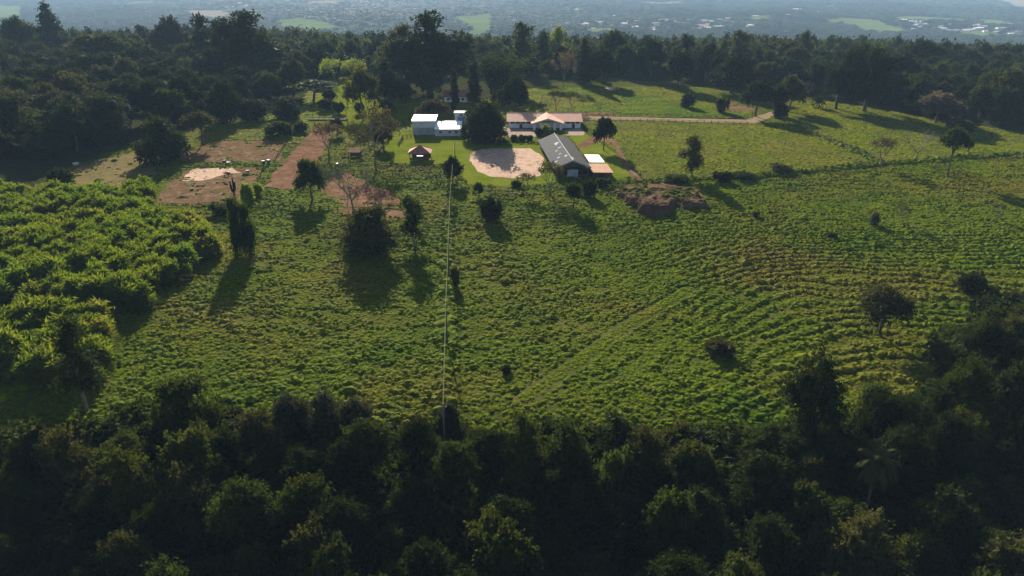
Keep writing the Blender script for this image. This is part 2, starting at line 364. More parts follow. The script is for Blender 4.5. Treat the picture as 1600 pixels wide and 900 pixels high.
FAR = []
for px, m in [([(-30, 10), (34, 9), (36, 26), (-30, 32)], 'far_field'), ([(428, 32), (470, 27), (512, 34), (532, 46), (500, 50), (440, 46)], 'far_field'),
              ([(712, 26), (772, 21), (773, 44), (758, 58), (735, 58), (728, 40), (712, 30)], 'far_field'), ([(1296, 30), (1340, 29), (1412, 48), (1370, 52), (1335, 42), (1296, 34)], 'far_field'),
              ([(1390, 28), (1440, 26), (1510, 30), (1512, 34), (1400, 36)], 'far_field'), ([(1504, 50), (1540, 48), (1582, 58), (1540, 60), (1510, 56)], 'far_field'),
              ([(1540, -2), (1640, -2), (1640, 11), (1590, 12)], 'far_dry'), ([(282, 16), (356, 15), (358, 26), (300, 28)], 'far_dry'),
              ([(908, 46), (958, 44), (958, 51), (915, 53)], 'far_field'), ([(1172, 25), (1200, 24), (1200, 31), (1178, 33)], 'far_field'), ([(1525, 30), (1560, 32), (1600, 42), (1560, 42)], 'far_field'),
              ([(190, 2), (240, 1), (240, 6), (200, 7)], 'far_field'), ([(470, 4), (530, 1), (532, 6), (480, 8)], 'far_dry'), ([(1000, 3), (1060, 2), (1060, 5), (1000, 6)], 'far_dry')]:
    FAR.append(sheet('field', poly(*px), M[m], 1.5, rough=14, step=40, wob=50))

# ------------------------------------------------------------------ leafy masses
def ico_pts(sub):
    bm = bmesh.new(); bmesh.ops.create_icosphere(bm, subdivisions=sub, radius=1)
    v = np.array([v.co[:] for v in bm.verts]); f = [tuple(q.index for q in p.verts) for p in bm.faces]; bm.free(); return v, f
ICO2 = ico_pts(2); ICO1 = ico_pts(1)

def crown(name, lobes, n, leaf, seed, core=0.66, droop=0.0, asp=1.9, shell=0.35, flat=0.0, spray=9, slen=1.3):
    """leafy sprays spread through the outer part of each lobe, round a ragged inner mass of leaves"""
    r = np.random.default_rng(seed); V = []; Fc = []; ns = n // spray
    L = np.array([(*c, *q) for c, q in lobes]); area = L[:, 3] * L[:, 4] + L[:, 3] * L[:, 5] + L[:, 4] * L[:, 5]
    if core > 0:
        for c in L:
            iv, jf = ICO2 if len(lobes) < 24 and n > 300 else ICO1
            k = len(V); q = iv * c[3:6] * core * (0.62 + 0.6 * r.random((len(iv), 1))) + c[:3]
            V += q.tolist(); Fc += [tuple(i + k for i in f) for f in jf]
    m2 = ns * 3; pick = r.choice(len(L), m2, p=area / area.sum()); d = r.normal(size=(m2, 3)); d /= np.linalg.norm(d, axis=1, keepdims=True)
    lump = 0.68 + 0.62 * vnoise(d[:, 0] * 2.1 + pick * 9, d[:, 1] * 2.1 + d[:, 2] * 2.6, seed)
    P = L[pick, :3] + d * L[pick, 3:6] * ((1 - shell * r.random(m2) ** 1.4) * lump)[:, None]
    ok = np.ones(m2, bool)
    for i, c in enumerate(L): ok &= ((((P - c[:3]) / c[3:6]) ** 2).sum(1) > 0.40) | (pick == i)
    ok &= r.random(m2) < 0.5 + 0.5 * np.clip(d[:, 2] + 0.6, 0, 1)
    P, d = P[ok][:ns], d[ok][:ns]; m = len(P); up = np.array((0, 0, 1.0)); unit = lambda a: a / (np.linalg.norm(a, axis=-1, keepdims=True) + 1e-9)
    ax = unit(d * 0.9 + r.normal(size=(m, 3)) * 0.55 + up * (0.35 - droop)); nrm = unit(d * 0.5 + r.normal(size=(m, 3)) * 0.5 + up * 0.9); nrm = unit(nrm - ax * (ax * nrm).sum(1, keepdims=True)); sd = np.cross(nrm, ax)
    t = ((np.arange(spray) + 0.5) / spray)[None, :, None]; sl = slen * (0.6 + 0.8 * r.random((m, 1, 1))) if spray > 1 else np.zeros((m, 1, 1))
    sg = np.where(np.arange(spray) % 2 == 0, 1.0, -1.0)[None, :, None]
    Q = P[:, None, :] + ax[:, None, :] * sl * (t - 0.35) - up * sl * 0.28 * t ** 2 + r.normal(size=(m, spray, 3)) * leaf * 0.22
    la = unit(ax[:, None, :] * 0.75 + sg * sd[:, None, :] * 0.8 - up * (0.12 + 0.4 * droop) + r.normal(size=(m, spray, 3)) * 0.28)
    ln = unit(nrm[:, None, :] + r.normal(size=(m, spray, 3)) * 0.4); ln = unit(ln - la * (la * ln).sum(-1, keepdims=True)); ls = np.cross(ln, la); s = leaf * (0.6 + 0.7 * r.random((m, spray, 1))) * (1.15 - 0.5 * t)
    A = Q - la * s * 0.15; B = Q + la * s * 1.0 - up * s * 0.12; Cc = Q + la * s * 0.4 + ls * s / asp * 0.9 - ln * s * 0.08; D = Q + la * s * 0.4 - ls * s / asp * 0.9 - ln * s * 0.08
    k = len(V); V += np.stack([A, Cc, B, D], 2).reshape(-1, 3).tolist(); Fc += [(k + 4 * i, k + 4 * i + 1, k + 4 * i + 2, k + 4 * i + 3) for i in range(m * spray)]
    return mesh_np(name, V, Fc, M['leaf_mid'])

CANE_CLUMPS = []
for i in range(4):
    q_ = np.random.default_rng(600 + i); lb = [((q_.normal() * 0.35, q_.normal() * 0.35, z_), (r_ * (0.9 + 0.3 * q_.random()), r_ * (0.9 + 0.3 * q_.random()), 0.75)) for z_, r_ in ((0.7, 0.75), (1.5, 0.85), (2.2, 0.8), (2.7, 0.6))]
    c_ = crown('cane_clump', lb, 560, 0.95, 610 + i, 0.58, -0.45, 8.0, 0.55, 0, 5, 0.9); c_.materials[0] = M['cane']; CANE_CLUMPS.append(c_)

# ------------------------------------------------------------------ grass and cane (nobody could count it)
def blade_mesh(name, n, rad, hmin, hmax, width, lean, m, dome=None, seed=0, seg=2):
    r = np.random.default_rng(seed); V = []; Fc = []
    if dome:
        bm = bmesh.new(); bmesh.ops.create_icosphere(bm, subdivisions=2, radius=1)
        for v in bm.verts:
            k = 0.75 + 0.45 * r.random(); v.co = Vector((v.co.x * rad * k, v.co.y * rad * k, max(-0.1, v.co.z) * dome * k))
        V = [tuple(v.co) for v in bm.verts]; Fc = [tuple(v.index for v in f.verts) for f in bm.faces]; bm.free()
    for _ in range(n):
        a = r.random() * 6.283; q = math.sqrt(r.random()) * rad; px, py = math.cos(a) * q, math.sin(a) * q
        L = (hmin + (hmax - hmin) * r.random()) * (1 - 0.45 * (q / rad) ** 2)
        b = a + r.normal() * 0.9; ln = lean * (0.4 + r.random()) * (0.4 + q / rad); wd = width * (0.6 + 0.8 * r.random())
        sx, sy = -math.sin(b) * wd / 2, math.cos(b) * wd / 2
        k = len(V); z0 = (dome or 0) * 0.3 * max(0, 1 - (q / rad) ** 2)
        for j in range(seg + 1):
            t = j / seg; ox = math.cos(b) * ln * L * t ** 1.8; oy = math.sin(b) * ln * L * t ** 1.8; z = z0 + L * (t - 0.35 * ln * t * t)
            if j < seg:
                wj = 1 - 0.25 * t
                V += [(px + ox - sx * wj, py + oy - sy * wj, z), (px + ox + sx * wj, py + oy + sy * wj, z)]
            else: V.append((px + ox, py + oy, z))
        for j in range(seg - 1): Fc.append((k + 2 * j, k + 2 * j + 1, k + 2 * j + 3, k + 2 * j + 2))
        Fc.append((k + 2 * seg - 2, k + 2 * seg - 1, k + 2 * seg))
    return mesh_np(name, V, Fc, m)

def scatter(name, P, rotz, scl, which, protos, label, cat):
    """one object: points that carry an instance of a small mesh each"""
    col = bpy.data.collections.new(name + '_kinds')
    for i, p in enumerate(protos):
        o = bpy.data.objects.new('%s_%02d' % (name, i), p); col.objects.link(o)
    me = bpy.data.meshes.new(name); me.vertices.add(len(P)); me.vertices.foreach_set('co', np.asarray(P, np.float32).ravel())
    a = me.attributes.new('spin', 'FLOAT_VECTOR', 'POINT'); a.data.foreach_set('vector', np.column_stack([rotz * 0, rotz * 0, rotz]).astype(np.float32).ravel())
    a = me.attributes.new('size', 'FLOAT_VECTOR', 'POINT'); a.data.foreach_set('vector', np.asarray(scl, np.float32).ravel())
    a = me.attributes.new('which', 'INT', 'POINT'); a.data.foreach_set('value', np.asarray(which, np.int32))
    o = link(name, me); o['kind'] = 'stuff'; o['label'] = label; o['category'] = cat
    g = bpy.data.node_groups.new(name, 'GeometryNodeTree')
    g.interface.new_socket('Geometry', in_out='INPUT', socket_type='NodeSocketGeometry'); g.interface.new_socket('Geometry', in_out='OUTPUT', socket_type='NodeSocketGeometry')
    n = g.nodes; l = g.links; gi = n.new('NodeGroupInput'); go = n.new('NodeGroupOutput'); ip = n.new('GeometryNodeInstanceOnPoints'); ci = n.new('GeometryNodeCollectionInfo')
    ci.inputs['Collection'].default_value = col; ci.inputs['Separate Children'].default_value = True; ci.inputs['Reset Children'].default_value = True
    def at(nm, t):
        q = n.new('GeometryNodeInputNamedAttribute'); q.data_type = t; q.inputs['Name'].default_value = nm; return [s for s in q.outputs if s.enabled][0]
    l.new(gi.outputs[0], ip.inputs['Points']); l.new(ci.outputs[0], ip.inputs['Instance']); ip.inputs['Pick Instance'].default_value = True
    l.new(at('which', 'INT'), ip.inputs['Instance Index']); l.new(at('spin', 'FLOAT_VECTOR'), ip.inputs['Rotation']); l.new(at('size', 'FLOAT_VECTOR'), ip.inputs['Scale'])
    l.new(ip.outputs[0], go.inputs[0])
    o.modifiers.new('scatter', 'NODES').node_group = g
    return o

def in_view(x, y, margin=10):
    """roughly the part of the land the photograph and a step to the side could see"""
    return (np.abs(x) < 0.80 * np.maximum(y, 0) + 26 + margin) 

cane1 = poly((-60, 306), (0, 305), (180, 312), (243, 335), (330, 368), (338, 404), (300, 412), (296, 440), (246, 452), (238, 488), (150, 482), (-60, 484))
cane2 = poly((-60, 502), (0, 500), (165, 506), (174, 560), (166, 604), (60, 598), (-60, 590))
cane3 = poly((196, 300), (238, 300), (243, 322), (200, 318))

def grid_pts(x0, x1, y0, y1, s):
    X, Y = np.meshgrid(np.arange(x0, x1, s), np.arange(y0, y1, s)); X = X.ravel(); Y = Y.ravel()
    return X + (rng.random(len(X)) - 0.5) * s * 0.95, Y + (rng.random(len(Y)) - 0.5) * s * 0.95

def rows(x, y):
    """the tussocks stand along contour lines that swing uphill on the right"""
    g = 46 * smooth(2, 62, x) - 6 * smooth(70, 120, x)
    g = g * (1 - smooth(140, 205, y)) * 0.9
    wob = (vnoise(x / 14, y / 9, 11) - 0.5) * 5 + (vnoise(x / 5, y / 4, 12) - 0.5) * 1.6
    return y - g + wob

hid = [cane1, cane2, cane3]
def dist_line(pts, x, y):
    D = np.full(np.shape(x), 1e9)
    for a, c in zip(pts, pts[1:]):
        ab = np.array((c[0] - a[0], c[1] - a[1])); t = np.clip(((x - a[0]) * ab[0] + (y - a[1]) * ab[1]) / (ab @ ab), 0, 1); D = np.minimum(D, np.hypot(x - a[0] - t * ab[0], y - a[1] - t * ab[1]))
    return D
strip = poly((822, 622), (900, 566), (985, 505), (1075, 452))
line_a = poly((992, 284), (1080, 281), (1180, 276), (1280, 266), (1380, 256), (1480, 249), (1620, 238)); line_c = poly((705, 290), (702, 340), (699, 434), (695, 540), (690, 640)); line_b = poly((1232, 191), (1304, 222), (1378, 255))
upper_right = poly((1000, 292), (1180, 272), (1380, 254), (1620, 238), (1700, 226), (1500, 190), (1255, 153), (1180, 190), (906, 190), (930, 205), (985, 270))
upper_mid = poly((905, 182), (1175, 186), (1172, 148), (1110, 137), (1040, 128), (930, 118), (850, 132), (840, 178))
left_green = poly((318, 219), (345, 198), (400, 190), (480, 178), (492, 196), (470, 218), (446, 221))

def keep_grass(x, y):
    k = in_view(x, y); jx = (vnoise(x / 1.1, y / 1.1, 81) - 0.5) * 3.4; jy = (vnoise(x / 1.1 + 40, y / 1.1, 82) - 0.5) * 3.4
    stray = vnoise(x / 3.0, y / 3.0, 83) * 0.6 + rng.random(len(x)) * 0.4 > 0.73
    for pg, soft in zip(EXC, SOFT): k &= ~inside(pg, x + jx * soft, y + jy * soft) | (stray & (soft > 0.6))
    for pg in hid: k &= ~inside(pg, x, y)
    return k

tus = [blade_mesh('tussock', 90, 0.64, 0.20, 0.40, 0.065, 0.75, M['grass'], 0.46, 20 + i) for i in range(6)]
tuf = [blade_mesh('tuft', 26, 0.36, 0.18, 0.38, 0.05, 0.8, M['grass'], 0.10, 40 + i) for i in range(4)]
tuy = [blade_mesh('tuft_y', 40, 0.55, 0.18, 0.34, 0.07, 0.8, M['grass_yellow'], 0.12, 60 + i) for i in range(4)]

# big tussocks of the lower pasture
x, y = grid_pts(-150, 215, 84, 275, 0.70)
k = keep_grass(x, y) & ~inside(upper_right, x, y); x, y = x[k], y[k]
lush = vnoise(x / 26, y / 18, 21) * 0.6 + vnoise(x / 9, y / 7, 22) * 0.4
f_ = rows(x, y); ph = vnoise(x / 3.4, f_ / 1.25, 23) * 0.65 + vnoise(x / 1.5, f_ / 0.8, 24) * 0.35
rut = np.zeros(len(x), bool)
for c_, x0_ in ((92, 4), (95.2, 4), (103, 22), (118, 30), (121, 30)): rut |= (np.abs(y - 0.9 * (46 * smooth(2, 62, x) - 6 * smooth(70, 120, x)) * (1 - smooth(140, 205, y)) - c_ - (vnoise(x / 9, y / 9, 25) - 0.5) * 1.6) < 0.42) & (x > x0_)
p = np.clip((ph - 0.40) * 3.4, 0, 1) * (0.45 + 0.75 * lush)
ter = 0.5 + 0.5 * np.cos(f_ * 2 * math.pi / 3.6); tz = smooth(18, 45, x) * (1 - smooth(150, 185, y)); p = p * (1 - tz) + tz * np.clip(ter * 1.8 - 0.5, 0, 1) * (0.65 + 0.6 * lush); ph = ph * (1 - tz) + tz * (0.2 + 1.35 * ter)
ds = dist_line(strip, x, y); p = np.where(ds < 2.0, 0, p) + 0.6 * ((ds > 2.0) & (ds < 3.0))
k = (rng.random(len(x)) < np.clip(p + 0.05 * (ds > 2), 0, 0.95)) & ~rut; x, y, lush, ph = x[k], y[k], lush[k], ph[k]
s = (0.28 + 0.50 * lush + 0.38 * ph) * (0.6 + 0.55 * rng.random(len(x)))
s *= 1 + 0.6 * (rng.random(len(x)) > 0.96)
for ln, n_, sp in ((line_a, 900, 1.0), (line_b, 260, 0.7), (line_c, 420, 0.5)):
    cum = np.cumsum([0] + [math.dist(a[:2], c[:2]) for a, c in zip(ln, ln[1:])]); t_ = rng.random(n_) * cum[-1]
    ex = np.interp(t_, cum, [q[0] for q in ln]) + rng.normal(size=n_) * sp; ey = np.interp(t_, cum, [q[1] for q in ln]) + rng.normal(size=n_) * sp
    x = np.append(x, ex); y = np.append(y, ey); s = np.append(s, (0.9 + 1.4 * vnoise(ex / 6, ey / 6, 26)) * (0.7 + 0.6 * rng.random(n_)))
scatter('tussock_grass', np.column_stack([x, y, hgt(x, y)]), rng.normal(size=len(x)) * 0.5 + 3.14 * rng.integers(0, 2, len(x)), np.column_stack([s * (0.9 + 0.5 * rng.random(len(x))), s, s * (0.8 + 0.45 * rng.random(len(x)))]),
        rng.integers(0, 6, len(x)), tus, 'rough green tussock grass covering the lower pasture in wavy rows', 'grass')
print('tussocks', len(x))
# finer grass in between
x, y = grid_pts(-150, 215, 84, 275, 0.66)
k = keep_grass(x, y) & ~inside(upper_right, x, y); x, y = x[k], y[k]
ds = dist_line(strip, x, y); k = (rng.random(len(x)) < 0.35 + 0.6 * vnoise(x / 5, y / 3, 33) + (ds < 1.1)) & ((ds < 1.1) | (ds > 1.9)); x, y = x[k], y[k]
s = 0.6 + 0.8 * rng.random(len(x)) * (0.5 + vnoise(x / 6, y / 5, 31))
scatter('short_grass', np.column_stack([x, y, hgt(x, y)]), rng.random(len(x)) * 6.28, np.column_stack([s, s, s]), rng.integers(0, 4, len(x)), tuf,
        'shorter green grass between the tussocks of the lower pasture', 'grass')
print('tufts', len(x))
# grazed upper pastures
x, y = grid_pts(-130, 235, 205, 420, 0.95)
k = keep_grass(x, y) & (inside(upper_right, x, y) | inside(upper_mid, x, y) | inside(left_green, x, y) | ((y > 275) & (x < 30)))
x, y = x[k], y[k]
g = inside(upper_mid, x, y) | inside(left_green, x, y)
k = rng.random(len(x)) < 0.8; x, y, g = x[k], y[k], g[k]
s = (0.6 + 0.8 * vnoise(x / 7, y / 5, 41)) * (0.7 + 0.6 * rng.random(len(x))); s = np.where(g, s * 1.35, s)
wh = np.where(g | (rng.random(len(x)) > 0.8), rng.integers(4, 9, len(x)), rng.integers(0, 4, len(x)))
scatter('grazed_grass', np.column_stack([x, y, hgt(x, y)]), rng.random(len(x)) * 6.28, np.column_stack([s, s, s]), wh, tuy + [blade_mesh('tuft_g', 46, 0.55, 0.2, 0.42, 0.07, 0.8, M['grass'], 0.2, 70 + i) for i in range(5)],
        'yellowish grazed grass of the fenced pastures behind the fences', 'grass')
print('grazed', len(x))
# tall cane
cn = [blade_mesh('cane', 95, 0.55, 1.8, 3.5, 0.13, 0.9, M['cane'], None, 80 + i, 3) for i in range(3)] + CANE_CLUMPS
x, y = grid_pts(-230, -55, 90, 225, 1.3)
k = (inside(cane1, x, y) | inside(cane2, x, y) | inside(cane3, x, y)) & in_view(x, y); x, y = x[k], y[k]
nse = vnoise(x / 6, y / 4, 51) * 0.4 + vnoise(x / 1.9, y / 1.7, 52) * 0.6
k = rng.random(len(x)) < 1.9 * nse - 0.12; x, y, nse = x[k], y[k], nse[k]
s = 0.45 + 1.25 * nse + 0.15 * rng.random(len(x))
scatter('cane_grass', np.column_stack([x, y, hgt(x, y)]), rng.random(len(x)) * 6.28, np.column_stack([s, s, s]), np.where(rng.random(len(x)) < 0.45, rng.integers(0, 3, len(x)), rng.integers(3, 7, len(x))), cn,
        'tall dense green fodder cane filling the plot at the left', 'cane')
print('cane', len(x))

# ------------------------------------------------------------------ tree kinds (each a crown mesh and a trunk mesh, 10 m tall)
def limbs(name, lobes, base_r, fork, seed, bend=0.25, z0=-0.4, m='bark', sides=7):
    r = np.random.default_rng(seed); mb = MB(); top = Vector((r.normal() * bend, r.normal() * bend, fork))
    mb.tube([(0, 0, z0), (0.02, 0, 0.15), (top.x * 0.5 + r.normal() * 0.06, top.y * 0.5, fork * 0.55), top], [base_r * 1.45, base_r * 1.05, base_r * 0.88, base_r * 0.75], sides)
    for c, q in lobes:
        c = Vector(c) + Vector((0, 0, q[2] * 0.25)); mid = top.lerp(c, 0.5) + Vector((r.normal() * 0.3, r.normal() * 0.3, 0.25))
        mb.tube([top - Vector((0, 0, 0.25)), mid, c], [base_r * 0.5, base_r * 0.32, base_r * 0.1], 5)
        for _ in range(2):
            e = c + Vector((r.normal() * q[0] * 0.45, r.normal() * q[1] * 0.45, abs(r.normal()) * q[2] * 0.4)); mb.tube([mid, mid.lerp(e, 0.5) + Vector((0, 0, 0.15)), e], [base_r * 0.25, base_r * 0.15, base_r * 0.05], 4)
    return mb.mesh(name, M[m], True)

KIND = {}
def kind(key, name, cr, tr, width, cat='tree', crname='crown'): 
    c_ = np.empty(len(cr.vertices) * 3); cr.vertices.foreach_get('co', c_); c_ = c_.reshape(-1, 3)
    KIND[key] = dict(name=name, crown=cr, trunk=tr, w=2 * float(np.percentile(np.hypot(c_[:, 0], c_[:, 1]), 96)), h=float(np.percentile(c_[:, 2], 99)), cat=cat, crname=crname)

def lobes_round(seed, n, R0, zc, zr, lr, low=0.35):
    r = np.random.default_rng(seed); out = []
    for i in range(n):
        a = i * 2.399 + r.random() * 0.7; t = (i + 0.5) / n; q = R0 * math.sqrt(t) * (0.75 + 0.4 * r.random())
        z = zc + zr * (1 - (q / R0) ** 2) * (0.5 + 0.6 * r.random()) - zr * low * r.random()
        s = lr * (0.75 + 0.5 * r.random()); out.append(((math.cos(a) * q, math.sin(a) * q, z), (s * (0.9 + 0.3 * r.random()), s * (0.9 + 0.3 * r.random()), s * (0.7 + 0.25 * r.random()))))
    return out
for i in range(4):          # spreading broadleaf
    lb = lobes_round(100 + i, 11 + i, 3.3, 5.0, 3.2, 1.75); kind('broad%d' % i, 'broadleaf_tree', crown('crown', lb, 5400, 0.46, 110 + i, 0.62, 0.0, 1.8, 0.42), limbs('trunk', lb[:6], 0.32, 3.0, 120 + i), 8.6)
for i in range(2):          # very large old tree
    lb = lobes_round(95 + i, 30, 3.6, 4.6, 4.0, 1.25, 0.8); kind('giant%d' % i, 'giant_tree', crown('crown', lb, 16000, 0.22, 96 + i, 0.66, 0.0, 1.8, 0.4, 0, 9, 0.7), limbs('trunk', lb[:9], 0.34, 2.6, 98 + i), 9.0)
for i in range(3):          # small-leaved feathery tree of the near wood
    lb = lobes_round(130 + i, 13, 2.9, 5.6, 2.8, 1.35, 0.9); kind('feather%d' % i, 'feathery_tree', crown('crown', lb, 6500, 0.40, 140 + i, 0.5, 0.1, 2.8, 0.55, 0, 13, 1.9), limbs('trunk', lb[:7], 0.22, 3.6, 150 + i), 7.4)
for i in range(3):          # low thicket tree, leafy to the ground
    r_ = np.random.default_rng(160 + i); lb = lobes_round(160 + i, 9, 2.7, 3.4, 4.2, 1.7, 0.5) + [((r_.normal() * 1.6, r_.normal() * 1.6, 1.6 + r_.random()), (1.7, 1.7, 1.7)) for _ in range(5)]
    kind('thicket%d' % i, 'thicket_tree', crown('crown', lb, 7200, 0.38, 170 + i, 0.55, 0.2, 2.1, 0.55, 0, 9, 1.4), limbs('trunk', lb[:5], 0.25, 2.5, 180 + i), 7.6)
for i in range(3):          # tall open eucalyptus
    r_ = np.random.default_rng(190 + i); lb = [((r_.normal() * 0.75 * (1.2 - t * 0.5), r_.normal() * 0.75 * (1.2 - t * 0.5), 3.0 + 6.2 * t), (1.25 - 0.4 * t + 0.35 * r_.random(), 1.25 - 0.4 * t + 0.35 * r_.random(), 0.95 + 0.3 * r_.random())) for t in np.linspace(0, 1, 11)]
    kind('euca%d' % i, 'eucalyptus_tree', crown('crown', lb, 4200, 0.34, 200 + i, 0.36, 0.45, 2.4, 0.6, 0, 10, 1.1), limbs('trunk', lb, 0.2, 3.2, 210 + i, 0.15, m='bark_grey'), 4.6)
lb = [((math.cos(k * 2.4) * (2.5 - 2.3 * k / 17), math.sin(k * 2.4) * (2.5 - 2.3 * k / 17), 1.6 + 7.9 * k / 17), (1.5 - 0.95 * k / 17, 1.5 - 0.95 * k / 17, 1.0 - 0.3 * k / 17)) for k in range(18)]
lb += [((0, 0, 2 + k * 1.6), (2.4 - k * 0.48, 2.4 - k * 0.48, 1.2)) for k in range(5)]
kind('conifer', 'conifer_tree', crown('crown', lb, 5200, 0.36, 220, 0.66, 0.4, 2.8, 0.4, 0, 10, 1.0), limbs('trunk', lb[-3:], 0.28, 6.0, 221, 0.05), 6.6)
lb = [((math.cos(a) * q, math.sin(a) * q, 8.6 - 0.09 * q * q + 0.3 * math.sin(a * 3)), (1.7, 1.7, 0.75)) for q, k in ((0.3, 1), (2.4, 6), (4.3, 9)) for a in np.linspace(0, 6.28, k, endpoint=False) + q]
kind('umbrella', 'umbrella_tree', crown('crown', lb, 4600, 0.42, 230, 0.62, 0, 2.0, 0.4, 0, 9, 1.2), limbs('trunk', lb[:9], 0.3, 4.5, 231), 11.5)
lb = [((math.sin(k * 2.1) * 0.25, math.cos(k * 2.1) * 0.25, 0.9 + 8.4 * k / 9), (0.95 - 0.55 * abs(k / 9 - 0.35), 0.95 - 0.55 * abs(k / 9 - 0.35), 1.0)) for k in range(10)]
kind('cypress', 'cypress_tree', crown('crown', lb, 3000, 0.3, 240, 0.75, -0.6, 2.4, 0.35, 0, 8, 0.7), limbs('trunk', lb[:2], 0.2, 1.5, 241, 0.02), 2.5)
for i in range(3):          # shrub, leafy to the ground
    r_ = np.random.default_rng(250 + i); lb = [((r_.normal() * 2.6, r_.normal() * 2.6, 2.6 + 3.6 * r_.random()), (2.6 + r_.random(), 2.6 + r_.random(), 2.6 + r_.random())) for _ in range(8)] + [((0, 0, 4.6), (3.6, 3.6, 4.2))]
    kind('shrub%d' % i, 'shrub', crown('foliage', lb, 4200, 0.72, 260 + i, 0.66, 0, 1.9, 0.4, 0, 9, 1.9), limbs('stem', lb[:5], 0.35, 1.6, 270 + i), 11.5, 'shrub', 'foliage')
lb = [((0, 0, 5.2), (4.6, 4.6, 4.5))] + lobes_round(281, 7, 2.4, 5.6, 1.6, 2.4)
kind('topiary', 'clipped_shrub', crown('foliage', lb, 3600, 0.6, 280, 0.86, 0, 1.9, 0.12, 0, 4, 0.5), limbs('stem', lb[:1], 0.4, 1.5, 282), 9.8, 'shrub', 'foliage')

def branching(seed, spread, levels, base_r, h, leafn=0, leaf=0.3):
    r = np.random.default_rng(seed); tr = MB(); br = MB(); tips = []
    def grow(mb, p, d, L, rad, lv):
        e = p + d * L; mid = p + d * L * 0.5 + Vector((r.normal(), r.normal(), 0)) * L * 0.06
        mb.tube([p, mid, e], [rad, rad * 0.85, rad * 0.68], 6 if lv < 2 else 4, lv > 3)
        if lv >= levels: tips.append(e); return
        k = 3 if lv < 2 else (3 if r.random() > 0.5 else 2)
        for j in range(k):
            a = r.random() * 6.28 if lv else j * 2.1 + r.random(); q = spread * (0.55 + 0.7 * r.random())
            s = d.orthogonal().normalized(); s.rotate(Matrix.Rotation(a, 3, d)); nd = (d + s * q + Vector((0, 0, 0.16))).normalized()
            grow(br, e, nd, L * (0.70 + 0.16 * r.random()), rad * 0.60, lv + 1)
    grow(tr, Vector((0, 0, -0.3)), Vector((0.05, 0, 1)), h * 0.30, base_r, 0)
    k0 = (np.array(br.v)[:, 2].max()) / 10.0
    tr.v = [(a / k0, b / k0, c / k0) for a, b, c in tr.v]; br.v = [(a / k0, b / k0, c / k0) for a, b, c in br.v]; tips = [t / k0 for t in tips]
    wd = 2 * np.percentile(np.hypot(*np.array(br.v)[:, :2].T), 96)
    V = list(br.v); Fc = list(br.f)
    b = br.mesh('branches', M['bark_grey'])
    lf = None
    if leafn:
        T = np.array([t[:] for t in tips]); P = T[r.integers(0, len(T), leafn)] + r.normal(size=(leafn, 3)) * 0.42; nn = r.normal(size=(leafn, 3)); ax = r.normal(size=(leafn, 3)); ax /= np.linalg.norm(ax, axis=1, keepdims=True)
        sd = np.cross(ax, nn); sd /= np.linalg.norm(sd, axis=1, keepdims=True); s = leaf * (0.6 + 0.8 * r.random((leafn, 1)))
        Q = np.stack([P - ax * s * 0.5, P + sd * s * 0.3, P + ax * s * 0.5, P - sd * s * 0.3], 1).reshape(-1, 3)
        lf = mesh_np('crown', Q, [(4 * i, 4 * i + 1, 4 * i + 2, 4 * i + 3) for i in range(leafn)], M['leaf_olive'])
    return tr.mesh('trunk', M['bark_grey'], True), b, lf, wd
for i, (sp, lv, lf) in enumerate([(0.72, 6, 0), (0.62, 5, 0), (0.62, 5, 1100), (0.72, 6, 1500)]):
    t, b, l_, wd = branching(300 + i, sp, lv, 0.24, 10, lf, 0.42)
    KIND['bare%d' % i] = dict(name='bare_tree' if not lf else 'thin_leaved_tree', crown=l_, trunk=t, branches=b, w=wd, cat='tree', crname='crown')

def palm_kind():
    r = np.random.default_rng(5); tr = MB(); tr.tube([(0, 0, -0.3), (0.1, 0, 2), (0.12, 0.05, 5), (0, 0, 7.6)], [0.26, 0.2, 0.17, 0.15], 8); V = []; Fc = []
    for i in range(26):
        a = i * 2.399; el = 1.3 - 1.75 * (i / 26); L = 3.3; p = Vector((0, 0, 7.5)); d = Vector((math.cos(a) * math.cos(el), math.sin(a) * math.cos(el), math.sin(el))); pts = [p.copy()]
        for s in range(9):
            d = (d + Vector((0, 0, -0.13 - 0.02 * s))).normalized(); p = p + d * L / 9; pts.append(p.copy())
        for s in range(1, 10):
            dd = (pts[s] - pts[s - 1]).normalized(); sd = dd.cross(Vector((0, 0, 1))).normalized(); ln = 0.95 * math.sin(math.pi * (0.12 + 0.8 * s / 10))
            for q in (-1, 1):
                for f in (0, 0.34, 0.67):
                    o = pts[s - 1].lerp(pts[s], f); e = o + sd * q * ln * 0.85 + dd * ln * 0.55 + Vector((0, 0, -0.28 * ln)); k = len(V); wv = dd * 0.06
                    V += [tuple(o - wv), tuple(o + wv), tuple(e)]; Fc.append((k, k + 1, k + 2))
            k = len(V); V += [tuple(pts[s - 1] + sd * 0.05), tuple(pts[s - 1] - sd * 0.05), tuple(pts[s] - sd * 0.04), tuple(pts[s] + sd * 0.04)]; Fc.append((k, k + 1, k + 2, k + 3))
    z = np.array(V); z = z * 10 / z[:, 2].max(); kind('palm', 'palm_tree', mesh_np('crown', z, Fc, M['leaf_mid']), tr.mesh('trunk', M['bark_grey'], True), 6.6, 'palm')
palm_kind()
